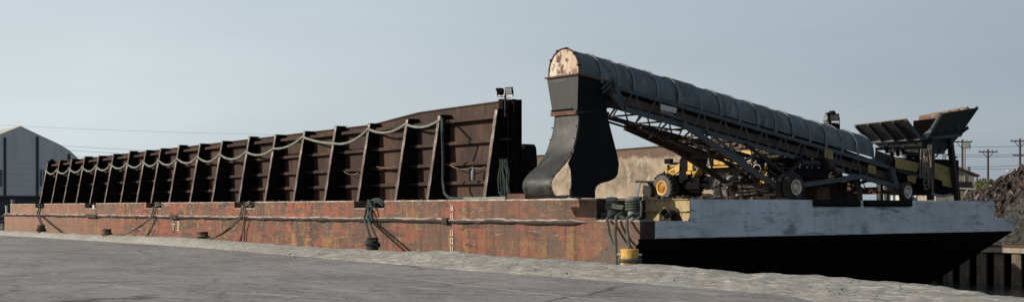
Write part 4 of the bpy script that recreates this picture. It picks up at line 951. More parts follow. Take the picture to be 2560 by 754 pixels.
# engine with fan and grey cover beneath the frame
en = sub('engine', cv, P(1893, 430, X=-31.0)); c = P(1893, 421, X=-31.0)
nF = Vector((.35, -.93, 0)).normalized()
MB().lathe(c, nF, [(.165, -.06), (.165, .04), (.135, .05), (.13, -.03)], 20, False).build('fan_ring', 'pale', en)
g = MB(); g.lathe(c, nF, [(.13, -.04), (.05, 0), (.04, .03), (.005, .035)], 16)
for k in range(6): t = k * math.pi / 3; a_ = nF.cross(Vector((0, 0, 1))); g.bar(c, c + (a_ * math.cos(t) + Vector((0, 0, 1)) * math.sin(t)) * .13, .05, .012)
g.build('fan', 'black', en)
MB().plate([P(1889, 401, X=-31.2), P(1911, 399, X=-31.2), P(1908, 425, X=-31.2), P(1890, 424, X=-31.2)], .05).build('cover', 'grey', en)
g = MB(); random.seed(12)
for px, py, s_ in ((1918, 410, .10), (1926, 418, .12), (1932, 436, .09), (1940, 430, .10), (1950, 438, .12), (1921, 440, .08), (1911, 448, .08), (1932, 408, .07), (1944, 446, .09)):
    c = P(px, py, X=-31.0 - random.random() * .4); g.lathe(c, (random.uniform(-1, 1), -1, random.uniform(-.4, .4)), [(s_ * .7, -.1), (s_, 0), (s_ * .6, .06), (.01, .07)], 9)
g.build('engine_block', 'grey', en)
g = MB()
for k in range(9):
    a = P(1880 + k * 9, 405 + (k * 17) % 30, X=-31.0); b = P(1890 + (k * 23) % 60, 450 - (k * 7) % 20, X=-30.8); g.tube(sag(a, b, .08, 6), .018, 6)
g.build('pipe', 'dark_steel', en)
random.seed(55)
for k in range(26):
    c = P(random.uniform(1800, 1965), random.uniform(405, 470), X=random.uniform(-31.6, -30.6)); s_ = random.uniform(.02, .06)
    d = Vector((random.uniform(-1, 1), random.uniform(-.5, .5), random.uniform(-1, 1))).normalized() * random.uniform(.08, .3); MB().bar(c - d / 2, c + d / 2, s_, s_ * 1.4).build('fitting', random.choice(('grey', 'pale', 'brown_steel', 'grey')), en)
MB().plate([P(1952, 430, X=-30.6), P(1966, 413, X=-30.6), P(1966, 434, X=-30.6)], .03).build('warning_flag', 'pale', cv)

random.seed(77)
sk2 = sub('hydraulic_unit', cv, (-30.6, 34.3, 2.6))
for k in range(5):
    g = MB(); a = Vector((-30.9 + .12 * k, 33.5 + .22 * k, 2.55 + .05 * k)); a.x -= .3; g.cyl(a, a + Vector((.1, .75, .12)), .04, 8); g.cyl(a + Vector((.1, .75, .12)), a + Vector((.14, 1.0, .17)), .022, 6); g.build('cylinder', 'grey' if k % 2 else 'brown_steel', sk2)
for k in range(16):
    y = 30.2 + k * .34 + random.uniform(-.1, .1); z = zc(y) - .78 - random.uniform(0, .25); x = random.choice((XF - .1, XF + .4, -30.2, XN - .2))
    g = MB(); a = Vector((x, y, z)); bb_ = a + Vector((random.uniform(-.5, .9), random.uniform(-.5, .8), random.uniform(-.35, .1))); g.bar(a, bb_, random.uniform(.04, .09), random.uniform(.03, .12)); g.build('strut', random.choice(('brown_steel', 'dark_steel', 'truss')), cv)
for k in range(7):
    y = 36.4 + k * .75; g = MB(); z = zc(y) - .75; g.bar((XN - .1, y, z), (XF + .3, y + random.uniform(-.4, .4), z - random.uniform(.1, .6)), .07, .12); g.build('strut', random.choice(('brown_steel', 'dark_steel')), cv)
for k in range(5):
    y = 37.0 + k * .9; g = MB(); a = Vector((-29.5, y, zc(y) - .7)); g.tube(sag(a, a + Vector((-.2, .9, -.5)), .25, 8), .025, 6); g.build('hydraulic_hose', 'black', cv)
g = MB(); g.bar((XN + .05, 39.7, 3.15), (XN + .05, 42.3, zc(42.3) - .62), .08, .14); g.build('tail_brace', 'truss', cv)
g = MB(); g.bar((XF - .05, 37.5, 2.9), (XF - .05, 42.3, zc(42.3) - .62), .1, .3); g.build('tail_brace', 'brown_steel', cv)
# things stored under the legs on the deck
random.seed(3)
lt = thing('pipe_bundle', 'pale pipes and brown timbers lying on deck below the conveyor legs', 'pipes', (-31.0, 34, DK))
g = MB(); g2 = MB()
for k in range(7):
    a = P(1835 + k * 5, 492 - k * 5, X=-31.0 + k * .12); b = P(1935 + k * 4, 478 - k * 3, X=-29.6); (g if k % 2 else g2).cyl(a, b, .035, 8)
g.build('pipe', 'pale', lt); g2.build('timber', 'brown_steel', lt)
g = MB()
for k in range(46):
    x = random.uniform(-32, -28.2); y = random.uniform(30.5, 34.5); s_ = random.uniform(.04, .14); g.bar((x, y, DK + s_ / 2), (x + random.uniform(-.4, .4), y + random.uniform(-.4, .4), DK + s_ / 2 + random.random() * .08), s_, s_)
tag(g.build('deck_debris', 'brown_steel'), 'scattered scrap bits lying on the deck behind the white edge', 'debris', kind='stuff')
o = MB().prism([P(1782, 437, X=-32.6), P(1800, 425, X=-32.6), P(1826, 443, X=-32.4), P(1834, 455, X=-32.4), P(1818, 452, X=-32.4)], (-.25, .1, .05)).build('crumpled_tarp', 'grey'); o.parent = cv; o.location = -cv.location

# ------------------------------------------------------------------ feed hopper behind the conveyor tail
hp_ = thing('feed_hopper', 'flared steel feed hopper with a rusty back wing raised on posts at the conveyor tail', 'hopper', (-30.2, 45.4, DK))
def wing(pts, m, name='wing_plate', ribs=4, lab=None, th=.05, out=1):
    pts = [Vector(p) for p in pts]; w_ = MB().plate(pts, th).build(name, m, hp_); n_ = (pts[1] - pts[0]).cross(pts[2] - pts[0]).normalized() * out
    g = MB()
    for k in range(ribs + 1):
        t = k / ribs; a = pts[0].lerp(pts[1], t); b = pts[3].lerp(pts[2], t); g.bar(a + n_ * .06, b + n_ * .06, .07, .09, n_)
    g.build('rib', 'truss', w_)
    g = MB(); g.bar(pts[0] + Vector((0, 0, .01)), pts[1] + Vector((0, 0, .01)), .07, .035); g.build('lip', 'concrete' if lab != 'r' else 'truss', w_)
    return w_
M['rust_light'] = mat('sunlit_rust', (.11, .066, .052), [(1.5, (.19, .14, .12), .48, .62), (4, (.08, .045, .035), .56, .68)], .8)
M['wing'] = mat('hopper_wing_paint', (.036, .042, .044), [(1.2, (.06, .067, .068), .45, .65), (2.5, (.055, .035, .026), .55, .66)], .7, bump=(3, .3, .02))
W1 = [P(2140, 312, X=-31.5), P(2266, 297, X=-29.0), P(2305, 345, X=-29.1), P(2182, 358, X=-31.55)]
W2 = [Vector((-28.3, 44.2, 5.64)), Vector((-28.0, 46.35, 5.97)), Vector((-29.1, 46.8, 4.97)), Vector((-29.1, 44.4, 4.71))]
W3 = [Vector((-29.0, 47.2, 6.12)), Vector((-31.3, 47.2, 5.88)), Vector((-31.3, 46.75, 4.9)), Vector((-29.1, 46.8, 4.95))]
W4 = [Vector((-31.9, 46.5, 5.7)), Vector((-31.7, 43.1, 5.3)), Vector((-31.55, 44.0, 4.65)), Vector((-31.5, 46.7, 4.85))]
wing(W1, 'wing', out=-1 if True else 1); wing(W2, 'wing', out=1, lab='r'); 
w3 = wing(W3, 'rust_light', ribs=1, lab='x', out=-1); w3['label'] = 'rusty sunlit back wing'
wing(W4, 'wing', out=1, lab='r')
MB().plate([Vector((-28.75, 46.95, 5.78)), Vector((-31.45, 46.95, 5.66)), Vector((-31.3, 46.7, 4.92)), Vector((-29.15, 46.7, 4.97))], .03).build('shade_plate', 'shade_slot_black', hp_)  # added black plate standing in for the shade inside the hopper
cA, cB = Vector((-31.5, 44.05, 4.68)), Vector((-29.15, 44.05, 4.68))
g = MB(); top_ = [Vector((-31.5, 44.0, 4.66)), Vector((-29.12, 44.1, 4.70)), Vector((-29.12, 46.8, 4.92)), Vector((-31.5, 46.7, 4.85))]; bot_ = [Vector((-31.0, 44.6, 4.15)), Vector((-29.5, 44.6, 4.15)), Vector((-29.5, 46.2, 4.2)), Vector((-31.0, 46.2, 4.2))]
for i in range(4): j = (i + 1) % 4; g.plate([top_[i], top_[j], bot_[j], bot_[i]], .04)
g.build('throat', 'wing', hp_)
g = MB()
for i in range(4): j = (i + 1) % 4; g.bar(top_[i], top_[j], .16, .13); g.bar(bot_[i], bot_[j], .14, .12)
for k in range(5): a = top_[1].lerp(top_[2], k / 4); g.plate([a, a + Vector((.42, 0, .25)), a + Vector((.38, 0, .38)), a + Vector((0, 0, .14))], .04)
g.build('throat_frame', 'truss', hp_)
g = MB(); g.bar(P(2374, 345, X=-29.0), P(2394, 500, X=-28.9), .2, .2); g.build('post', 'dark_steel', hp_)
g = MB(); g.bar(P(2328, 345, X=-29.0), P(2326, 500, X=-29.0), .22, .2); g.build('post', 'dark_steel', hp_)
g = MB(); g.bar((-31.3, 44.3, 4.2), (-31.3, 44.3, DK), .2, .2); g.bar((-31.3, 46.4, 4.3), (-31.3, 46.4, DK), .2, .2); g.build('post', 'dark_steel', hp_)
g = MB(); g.bar(P(2368, 386, X=-28.95), P(2392, 393, X=-28.95), .06, .06); g.plate([P(2384, 410, X=-29.4), P(2391, 411, X=-29.4), P(2388, 425, X=-29.4), P(2382, 424, X=-29.4)], .1); g.build('post_bracket', 'dark_steel', hp_)
g = MB(); g.plate([P(2328, 404, X=-29.1), P(2379, 420, X=-29.1), P(2381, 469, X=-29.1), P(2357, 464, X=-29.1), P(2355, 452, X=-29.1), P(2330, 443, X=-29.1)], .05); g.build('side_plate', 'yellow_dull', hp_)['label'] = 'large dull yellow side plate'
g = MB(); g.plate([P(2238, 392, X=-29.2), P(2297, 408, X=-29.2), P(2291, 430, X=-29.2), P(2240, 420, X=-29.2)], .05); g.build('side_plate', 'yellow_dull', hp_)['label'] = 'smaller yellow side plate with rust patches'
g = MB(); g.plate([P(2268, 438, X=-29.3), P(2291, 440, X=-29.3), P(2287, 458, X=-29.3), P(2270, 452, X=-29.3)], .05); g.build('side_plate', 'yellow_dull', hp_)
g = MB(); g.box(-31.0, -29.4, 42.9, 47.2, 3.0, 3.9); g.box(-30.9, -29.3, 44.2, 46.8, 2.4, 3.0); g.build('feeder', 'black', hp_, bevel=.03)
g = MB(); g.cyl(P(2262, 385, X=-29.6), P(2300, 388, X=-29.6), .13, 10)
g.build('drive_drum', 'dark_steel', hp_)
MB().bar(P(2190, 372, X=-30), P(2300, 368, X=-29.3), .1, .12).build('cross_beam', 'dark_steel', hp_); MB().bar(P(2215, 385, X=-29.6), P(2215, 420, X=-29.6), .1, .1).build('stay', 'truss', hp_)
for k in range(9): a = P(2215 + k * 14, 362 + (k * 13) % 18, X=-29.4 - (k % 3) * .3); MB().bar(a, a + Vector((-.2, .35, -.25)), .12, .16).build('stay', ('dark_steel', 'truss', 'brown_steel')[k % 3], hp_)
g = MB(); g.bar((XF - .1, 41.3, 4.05), (XF - .1, 43.6, 3.6), .05, .45); g.build('loading_skirt', 'dark_steel', cv)
g = MB(); g.bar((XN + .1, 41.25, 3.98), (XN + .1, 43.6, 3.55), .04, .32)
for k in range(4): y = 42.1 + k * .45; g.bar((XN + .14, y, zc(y) + .4), (XN + .14, y, zc(y) - .05), .05, .06)
g.build('loading_skirt', 'dark_steel', cv)
g = MB(); g.bar((XN + .14, 42.2, zc(42.2) - .05), (XN + .14, 42.5, 2.75), .2, .26); g.build('tail_post', 'truss', cv)
g = MB()
g.tube(sag(P(2334, 388, X=-28.9), P(2350, 366, X=-28.9), .18, 10), .022, 6); g.tube(sag(P(2336, 394, X=-28.9), P(2350, 372, X=-28.9), .10, 10), .018, 6); g.build('cable', 'black', hp_)
# rope hank on the hopper
g = MB(); random.seed(9)
for k in range(7):
    x0_ = 2302 + k * 3.6; dep = 440 + (k * 29) % 48
    top = P(x0_, 372, X=-28.8 + .03 * (k % 3)); lo = P(2300 + (k * 11) % 34, dep, X=-28.75); lo2 = P(2306 + (k * 17) % 26, dep - 6, X=-28.72); tp2 = P(x0_ + 3, 374, X=-28.78)
    g.tube(smooth_line([top, top.lerp(lo, .5) + Vector((0, .04 * math.sin(k), 0)), lo, (lo + lo2) / 2 + Vector((0, .0, -.08)), lo2, tp2.lerp(lo2, .5), tp2], 4), .024, 6)
tag(g.build('rope_coil', 'rope_tan'), 'tan rope coil hanging from the hopper frame beside the yellow plate', 'rope')
o = MB().tube([P(2330, 484, X=-28.6), P(2345, 488, X=-28.5), P(2360, 490, X=-28.5), P(2376, 486, X=-28.5)], .05, 7).build('hose', 'grey'); tag(o, 'grey hose lying on deck below the large yellow plate', 'hose')

# ------------------------------------------------------------------ wheel loader in the bin
ZG = 2.14
ld = thing('wheel_loader', 'yellow wheel loader parked in the bin behind the conveyor legs', 'wheel loader', (-40.3, 43.3, ZG))
xf, xr, yn, yf, rl = -42.25, -38.3, 42.3, 44.5, .70
for x in (xf, xr):
    wheel(ld, (x, yn, ZG + rl), rl - .03, .56, .34, 'tyre', 'rim_yellow', 20, (0, -1, 0), 'hub_orange', .10)
    wheel(ld, (x, yf, ZG + rl), rl - .03, .56, .34, 'tyre', 'rim_yellow', 20, (0, 1, 0), 'hub_orange', .10)
g = MB(); g.box(xf - .12, xf + .12, yn + .3, yf - .3, ZG + rl - .12, ZG + rl + .12); g.box(xr - .12, xr + .12, yn + .3, yf - .3, ZG + rl - .12, ZG + rl + .12); g.build('axle', 'black', ld)
g = MB(); g.box(-42.3, -40.6, 42.95, 43.75, 2.75, 3.45); g.prism([(-41.5, 43.0, 3.45), (-40.7, 43.0, 3.45), (-40.8, 43.0, 4.25), (-41.05, 43.0, 4.35), (-41.3, 43.0, 4.1)], (0, .7, 0)); g.build('front_frame', 'black', ld, bevel=.03)
g = MB(); g.prism([(-41.45, 42.66, 3.25), (-40.85, 42.66, 3.25), (-40.85, 42.66, 4.35), (-41.15, 42.66, 4.45), (-41.4, 42.66, 4.15)], (0, .06, 0)); g.build('pivot_plate', 'black', ld)
g = MB(); g.box(-40.5, -36.5, 42.75, 43.95, 2.75, 3.35); g.build('rear_frame', 'black', ld, bevel=.03)
g = MB(); g.prism([(-39.2, 42.62, 3.85), (-37.3, 42.62, 3.82), (-37.3, 42.62, 3.45), (-36.4, 42.62, 3.45), (-36.3, 42.62, 4.0), (-36.55, 42.62, 4.42), (-39.2, 42.62, 4.55)], (0, 1.5, 0)); hd = g.build('hood', 'yellow', ld, bevel=.05)
MB().box(-39.15, -36.4, 42.66, 44.08, 3.2, 3.82).build('engine_cover', 'black', ld)
g = MB(); g.prism([(-38.2, 42.60, 3.95), (-36.6, 42.60, 3.9), (-36.7, 42.60, 4.2), (-38.2, 42.60, 4.25)], (0, .025, 0)); g.build('decal_band', 'black', hd)
text('number', '380', 'pale', hd, P(1861, 404, Y=42.59), (1, 0, 0), (0, 0, 1), .26, 1.0, .003)
g = MB()
for k in range(6): g.box(-37.25 + k * .12, -37.19 + k * .12, 42.605, 42.62, 3.5, 3.8)
g.build('vent_slot', 'black', hd)
MB().box(-36.5, -36.0, 42.7, 44.0, 2.7, 3.5).build('counterweight', 'yellow', ld, bevel=.05)
g = MB(); g.box(-39.9, -38.0, 42.32, 42.9, 3.72, 3.78); g.prism([(-39.9, 42.32, 3.72), (-39.9, 42.9, 3.72), (-40.25, 42.9, 3.3), (-40.25, 42.32, 3.3)], (.05, 0, .02)); g.box(-39.9, -38.0, 43.8, 44.4, 3.72, 3.78); g.build('fender', 'yellow', ld)
g = MB(); g.box(-40.82, -40.50, 42.6, 42.72, 3.62, 4.12); g.box(-40.82, -39.9, 42.5, 42.75, 3.45, 3.60); g.build('side_panel', 'yellow', ld, bevel=.02)
cbn = sub('cab', ld, (-40.0, 43.3, 3.5))
g = MB()
for x in (-40.75, -40.0, -39.3):
    for y in (42.7, 43.9): g.bar((x, y, 3.5), (x + (.1 if x < -40.5 else 0), y, 4.95), .07, .07)
g.box(-40.8, -39.2, 42.66, 43.94, 4.42 - .95, 4.12 - .42); g.build('pillar', 'black', cbn)
MB().box(-40.85, -39.15, 42.6, 44.0, 4.95, 5.08).build('roof', 'yellow', cbn, bevel=.03)
g = MB(); g.box(-40.68, -40.04, 42.69, 42.71, 3.72, 4.92); g.box(-39.96, -39.34, 42.69, 42.71, 3.72, 4.92); g.box(-40.7, -40.68, 42.75, 43.85, 3.75, 4.9); g.build('window', 'glass', cbn)
MB().box(-40.1, -39.6, 43.1, 43.5, 3.7, 4.3).build('seat', 'black', cbn, bevel=.04)
g = MB()
for k in range(3): g.box(-40.35, -39.85, 42.35, 42.6, 2.62 + k * .28, 2.66 + k * .28)
for x in (-40.35, -39.85): g.bar((x, 42.37, 2.55), (x, 42.37, 3.6), .04, .04)
g.build('ladder', 'black', ld)
for y in (42.72, 43.75):
    a_ = sub('lift_arm', ld, (-42, y, 3.4)); g = MB(); th = .10
    A0 = P(1711, 408, Y=y); A1 = P(1662, 443, Y=y)
    g.bar((-41.35, y, 3.85), (-42.55, y, 3.30), .12, .33); g.bar((-42.5, y, 3.33), (-43.25, y, 2.95), .12, .30); g.bar((-42.25, y, 3.4), (-42.25, y, 3.95), .12, .20); g.build('boom', 'yellow', a_)
    g = MB(); g.cyl((-41.3, y + .12, 3.1), (-42.6, y + .12, 3.25), .07, 10); g.build('cylinder', 'black', a_)
text('lettering', 'KOMATSU', 'black', ld, Vector((-42.50, 42.655, 3.21)), (1.2, 0, .55), (0, 0, 1), .24, .80, .003)
g = MB(); g.bar((-41.0, 43.25, 4.1), (-42.6, 43.25, 3.75), .16, .14); g.bar((-42.6, 43.25, 3.75), (-43.6, 43.25, 3.3), .12, .12); g.build('tilt_link', 'black', ld)
hl = sub('headlight', ld, P(1672, 403, Y=42.9)); c = P(1672, 403, Y=42.9)
MB().box(c.x - .22, c.x + .22, 42.8, 43.0, c.z - .12, c.z + .13).build('lamp_box', 'black', hl, bevel=.02)
MB().bar((c.x + .1, 42.9, c.z - .1), (-41.0, 42.95, 3.95), .10, .12).build('stalk', 'black', hl)
MB().lathe((c.x - .22, 42.9, c.z), (-1, 0, 0), [(.09, 0), (.09, .015), (.01, .03)], 12).build('lens', 'grey', hl)
bk = sub('bucket', ld, (-44.2, 43.3, ZG)); 
bx = P(1590, 470, Y=42.0).x
cur = [Vector((bx + .0, 42.0, 3.12)), Vector((bx + .5, 42.0, 3.14)), Vector((bx + .85, 42.0, 3.02)), Vector((bx + 1.02, 42.0, 2.72)), Vector((bx + .92, 42.0, 2.42)), Vector((bx + .6, 42.0, 2.33)), Vector((bx - .15, 42.0, 2.33))]
MB().sheet(smooth_line(cur, 4), (0, 2.75, 0), .05).build('shell', 'dark_steel', bk)
MB().prism([(bx + .50, 42.02, 2.98), (bx + .84, 42.02, 2.97), (bx + .98, 42.02, 2.72), (bx + .88, 42.02, 2.42), (bx + .60, 42.02, 2.36), (bx + .42, 42.02, 2.6)], (0, .04, 0)).build('side_plate', 'dark_steel', bk)
MB().prism([(bx, 42.0, 3.10), (bx + .3, 42.0, 3.12), (bx + .1, 42.0, 2.34), (bx - .12, 42.0, 2.34)], (0, .04, 0)).build('side_cutter', 'grey', bk)
MB().prism([(bx, 44.7, 3.10), (bx + .5, 44.7, 3.12), (bx + 1.2, 44.7, 2.7), (bx + .9, 44.7, 2.34), (bx - .12, 44.7, 2.34)], (0, .04, 0)).build('side_plate', 'grey', bk)
MB().bar((bx + .02, 41.98, 3.15), (bx + .02, 44.76, 3.15), .12, .10).build('spill_guard', 'dark_steel', bk)

# ------------------------------------------------------------------ light mast and bits on the far deck
p = P(2076, 320, Y=46.6)
lm = thing('light_mast', 'cluster of floodlights on a short mast rising behind the grey conveyor hood', 'light mast', (p.x, 46.6, DK))
MB().box(p.x - .25, p.x + .32, 46.3, 46.9, DK, P(2076, 309, Y=46.6).z).build('tower', 'black', lm, bevel=.02)
g = MB(); za = P(2060, 312, Y=46.5).z; g.box(p.x - .7, p.x - .25, 46.4, 46.6, za - .25, za - .05); g.cyl((p.x, 46.6, za), (p.x, 46.6, P(2078, 288, Y=46.6).z), .05, 10); g.build('pole', 'black', lm)
floodlight(lm, P(2069, 291, Y=46.4), (-.6, -.7, -.25), .42); floodlight(lm, P(2086, 293, Y=46.4), (.5, -.6, -.6), .42); floodlight(lm, P(2082, 284, Y=46.7), (.1, .6, .4), .32); floodlight(lm, P(2066, 297, Y=46.3), (-.2, -.9, .2), .30)
a, b = P(2214, 482, Y=47.2), P(2292, 482, Y=47.2)
bb = thing('striped_barrier', 'low white barrier with dark stripes behind the conveyor tail wheels', 'barrier', ((a.x + b.x) / 2, 47.2, DK))
MB().box(a.x, b.x, 47.15, 47.25, DK, a.z).build('panel', 'pale', bb)
for k in range(5): x = a.x + (b.x - a.x) * (k + .5) / 5; MB().box(x - .06, x + .06, 47.135, 47.148, DK, a.z - .02).build('stripe', 'window_blue', bb)
a = P(2205, 460, Y=46.9); o = MB().box(a.x - .13, a.x + .13, 46.85, 47.1, DK, a.z).build('white_post', 'pale', None, bevel=.02); tag(o, 'white square post behind the conveyor tail left of the barrier', 'post')
g = MB()
for k in range(5): aa = P(2196 + k * 8, 474 + (k % 3) * 3, Y=46.2); g.bar(aa, aa + Vector((1.2, 0, .05 * (k - 2))), .16, .12)
tag(g.build('timber_stack', 'rust'), 'rusty brown beams stacked behind the small tail wheels', 'beams')
a = P(2025, 480, Y=38.5); o = MB().box(a.x - .5, a.x + .35, 38.5, 39.3, DK, a.z + .2).build('steel_box', 'rust', None, bevel=.03); tag(o, 'brown steel box on deck right of the big dual tyres', 'box')
a = P(2130, 440, Y=40.2); g = MB(); g.prism([(a.x - .25, 40.2, DK), (a.x + .3, 40.2, DK), (a.x + .15, 40.2, a.z), (a.x - .2, 40.2, a.z)], (0, .3, 0)); tag(g.build('tarp', 'brown_steel'), 'grey brown tarp hanging from the frame behind the tow bar', 'tarp')
o = MB().box(-31.6, -30.4, 37.2, 40.6, DK, 3.02).box(-31.3, -30.7, 40.6, 41.6, DK, 2.75).build('equipment_cabinet', 'brown_steel', None, bevel=.03); tag(o, 'long dark brown equipment cabinet on deck under the rear half of the conveyor', 'cabinet')
a = P(2108, 420, X=-30.2); o = MB().box(-30.5, -30.2, a.y - .28, a.y + .28, a.z - .16, a.z + .16).build('fuel_box', 'grey'); o.parent = cv; o.location = -cv.location

# ------------------------------------------------------------------ far bank
g = MB(); g.box(-60, 60, 56.9, 58.9, -.36, .02); cp = g.build('bank_cap', 'concrete', bevel=.02); tag(cp, 'pale stained concrete cap beam along the top of the far bank', 'cap beam')
g = MB(); g.box(-60, 60, 56.88, 56.898, -.10, .025); g.box(-60, 60, 56.88, 57.5, .022, .035); o = g.build('edge_rust', 'rust'); o.parent = cp
spw = thing('sheet_pile_wall', 'stained steel sheet pile bank wall with dark slots above the water', 'retaining wall', (-34, 57.5, -3))
MB().box(-60, 60, 58.5, 58.9, -3.2, -.36).build('back_wall', 'shade_slot_black', spw)
px0 = P(2410, 650, Y=57.05).x; k = -30
while k < 60:
    x = px0 + k * .95
    if -46 < x < -14:
        g = MB(); d = .05
        g.prism([(x - .25, 57.05, -3.2), (x + .24, 57.05, -3.2), (x + .25, 57.2, -3.2), (x + .21, 57.2, -3.2), (x + .20, 57.1, -3.2), (x - .21, 57.1, -3.2), (x - .22, 57.2, -3.2), (x - .26, 57.2, -3.2)], (0, 0, 2.84))
        g.box(x - .04, x - .01, 57.03, 57.05, -3.2, -.36)
        g.build('sheet_pile', 'pile', spw, smooth=False)
    k += 1
def ridge(x): return lerp_tab([(-70, 1.0), (-52, 1.3), (-44, 1.4), (-41.5, 1.6), (-40.2, 2.0), (-38.5, 2.7), (-37, 3.7), (-35, 4.6), (-32, 5.6), (-20, 6.4), (-10, 3)], x)
def heapz(x, y):
    s = (y - 58.6) / 7.4
    h = math.sin(min(1, max(0, s)) * math.pi / 2) if s < 1 else max(0, 1 - (s - 1) * .8)
    return .0 + ridge(x) * h + .35 * nz(x, y, 0, .7) * h + .15 * nz(x, y, 0, 2.1) * h
grid('scrap_heap_base', -70, -10, 200, 58.6, 75, 60, heapz, 'scrap', kind='stuff')
bpy.data.objects['scrap_heap_base'].name = 'scrap_heap'; sh = bpy.data.objects['scrap_heap']; tag(sh, 'rising brown heap of scrap on the far bank at the right edge', 'scrap heap')
random.seed(21); g = MB()
for i in range(15000):
    x = random.uniform(-46, -24) if i % 3 else random.uniform(-60, -30); y = random.uniform(58.8, 67.5); z = heapz(x, y)
    s_ = random.choice((.06, .09, .12, .16, .22, .3)) * random.uniform(.6, 1.3); d = Vector((random.uniform(-1, 1), random.uniform(-1, 1), random.uniform(-.7, .9))).normalized() * s_ * random.uniform(.5, 2.2)
    c = Vector((x, y, z + random.uniform(.0, .22))); g.bar(c - d / 2, c + d / 2, s_ * random.uniform(.4, 1.2), s_ * random.uniform(.08, .6), (random.uniform(-1, 1), random.uniform(-1, 1), random.uniform(-1, 1)))
tag(g.build('scrap_pieces', 'scrap', smooth=False, recalc=False), 'jumbled dark and rusty scrap pieces covering the heap on the far bank', 'scrap', kind='stuff')
def spoil(x, y):
    t = lerp_tab([(-40, .0), (-38.2, .5), (-36.5, 1.6), (-35.1, 2.3), (-33.6, 3.1), (-31, 3.9), (-25, 3.6), (-18, 0)], x)
    s = (y - 58.2) / 3.0; h = min(1, max(0, s)) ** .8 if s < 1 else max(0, 1 - (s - 1) * .5)
    return t * h + (.45 * noise.fractal(Vector((x * 1.1, y * .9, 0)), 1.0, 2.2, 5)) * min(1, h * 3) * min(1, t)
grid('spoil_heap', -40, -18, 260, 58.0, 64.5, 90, spoil, 'heap', kind='stuff'); tag(bpy.data.objects['spoil_heap'], 'dark grey lumpy spoil heap in front of the scrap above the far bank', 'spoil heap')
# shed
sx, sy = P(2412, 440, t=120).x, P(2412, 440, t=120).y
sd_ = thing('shed', 'low weathered shed with a sloping brown roof behind the hopper post', 'shed', (sx, sy, 0))
p = [P(2330, 423, t=125), P(2440, 438, t=118)]
zL, zR = P(2385, 424, t=120).z, P(2436, 440, t=120).z
dx_ = RT; fx = FW; base = P(2340, 520, t=120); base.z = 0; bR = P(2436, 520, t=120); bR.z = 0; dep = fx * 8
g = MB(); A = Vector((base.x, base.y, 0)); Bv = Vector((bR.x, bR.y, 0)); g.prism([A, Bv, Bv + Vector((0, 0, zR)), A.lerp(Bv, .5) + Vector((0, 0, zL + .2)), A + Vector((0, 0, zL + .2))], dep); g.build('wall', 'concrete', sd_, smooth=False)
g = MB(); g.plate([A.lerp(Bv, .5) + Vector((0, 0, zL + .3)) - fx * .4, Bv + dx_ * .4 + Vector((0, 0, zR + .02)) - fx * .4, Bv + dx_ * .4 + dep + Vector((0, 0, zR + .02)), A.lerp(Bv, .5) + dep + Vector((0, 0, zL + .3))], .15); g.plate([A + Vector((0, 0, zL + .3)) - fx * .4, A.lerp(Bv, .5) + Vector((0, 0, zL + .3)) - fx * .4, A.lerp(Bv, .5) + dep + Vector((0, 0, zL + .3)), A + dep + Vector((0, 0, zL + .3))], .15); g.build('roof', 'rust', sd_)
g = MB(); a = P(2396, 465, t=119.8); b = P(2430, 465, t=119.8); g.bar(a, b, .1, .9); g.build('door', 'dark_steel', sd_)
g = MB(); g.bar(P(2398, 470, t=119), P(2438, 472, t=119), .12, .14); g.bar(P(2413, 484, t=119), P(2419, 472, t=119), .1, .1); g.build('rail', 'pale', sd_)
# utility poles
def upole(px, ptop, pyb, t, arm, label, extra=False):
    b = P(px, 520, t=t); b.z = 0; top = P(px, ptop, t=t).z; o = thing('utility_pole', label, 'utility pole', b, 'utility poles along the far shore')
    MB().cyl(b, (b.x, b.y, top), .19, 12, .13).build('pole', 'wood', o)
    za = top - .35; g = MB(); g.bar(b + Vector((0, 0, za)) - RT * arm, b + Vector((0, 0, za)) + RT * arm, .14, .16); 
    if extra: g.build('crossarm', 'wood', o); g = MB(); g.bar(b + Vector((0, 0, za - 1.9)) - RT * arm * .8, b + Vector((0, 0, za - 1.9)) + RT * arm * .8, .14, .16)
    g.build('crossarm', 'wood', o)
    g = MB(); 
    for s_ in (-1, 1): g.bar(b + Vector((0, 0, za)) + RT * arm * .6 * s_, b + Vector((0, 0, za - .95)), .07, .07)
    g.build('brace', 'wood', o)
    g = MB()
    for s_ in (-.95, -.45, .45, .95): c = b + Vector((0, 0, za + .08)) + RT * arm * s_; g.cyl(c, c + Vector((0, 0, .2)), .07, 8)
    g.build('insulator', 'grey', o)
    return b, za
q1 = upole(2406, 348, 500, 170, 1.35, 'utility pole just right of the hopper, one plain crossarm')
q2 = upole(2470, 373, 480, 170, 1.3, 'shorter utility pole standing alone between the two taller ones')
q3 = upole(2550, 346, 440, 165, 1.25, 'utility pole at the right edge above the scrap heap with two crossarms', True)
tr_ = MB(); c = q1[0] + Vector((0, 0, 0)) ; zt_ = P(2420, 425, t=170).z; c2 = P(2419, 425, t=168); tr_.cyl(c2 + Vector((0, 0, -.9)), c2 + Vector((0, 0, .5)), .35, 12); o = tr_.build('transformer', 'grey'); tag(o, 'grey can transformer hanging beside the pole right of the hopper', 'transformer')
b = P(2412, 520, t=120); b.z = 0; lp = thing('yard_light', 'tall thin pole with one square floodlight head beside the first utility pole', 'yard light', b)
MB().cyl(b, (b.x, b.y, P(2412, 366, t=120).z), .07, 8).build('pole', 'grey', lp); floodlight(lp, P(2415, 362, t=120), (.5, -.8, .1), .75)
for px, pt in ((2357, 382), (2363, 386)):
    b = P(px, 520, t=230); b.z = 0; o = MB().cyl(b, (b.x, b.y, P(px, pt, t=230).z), .14, 8).build('thin_mast', 'grey'); tag(o, 'thin distant mast between hopper rope and post, ' + ('left of the pair' if px < 2360 else 'right of the pair'), 'mast')
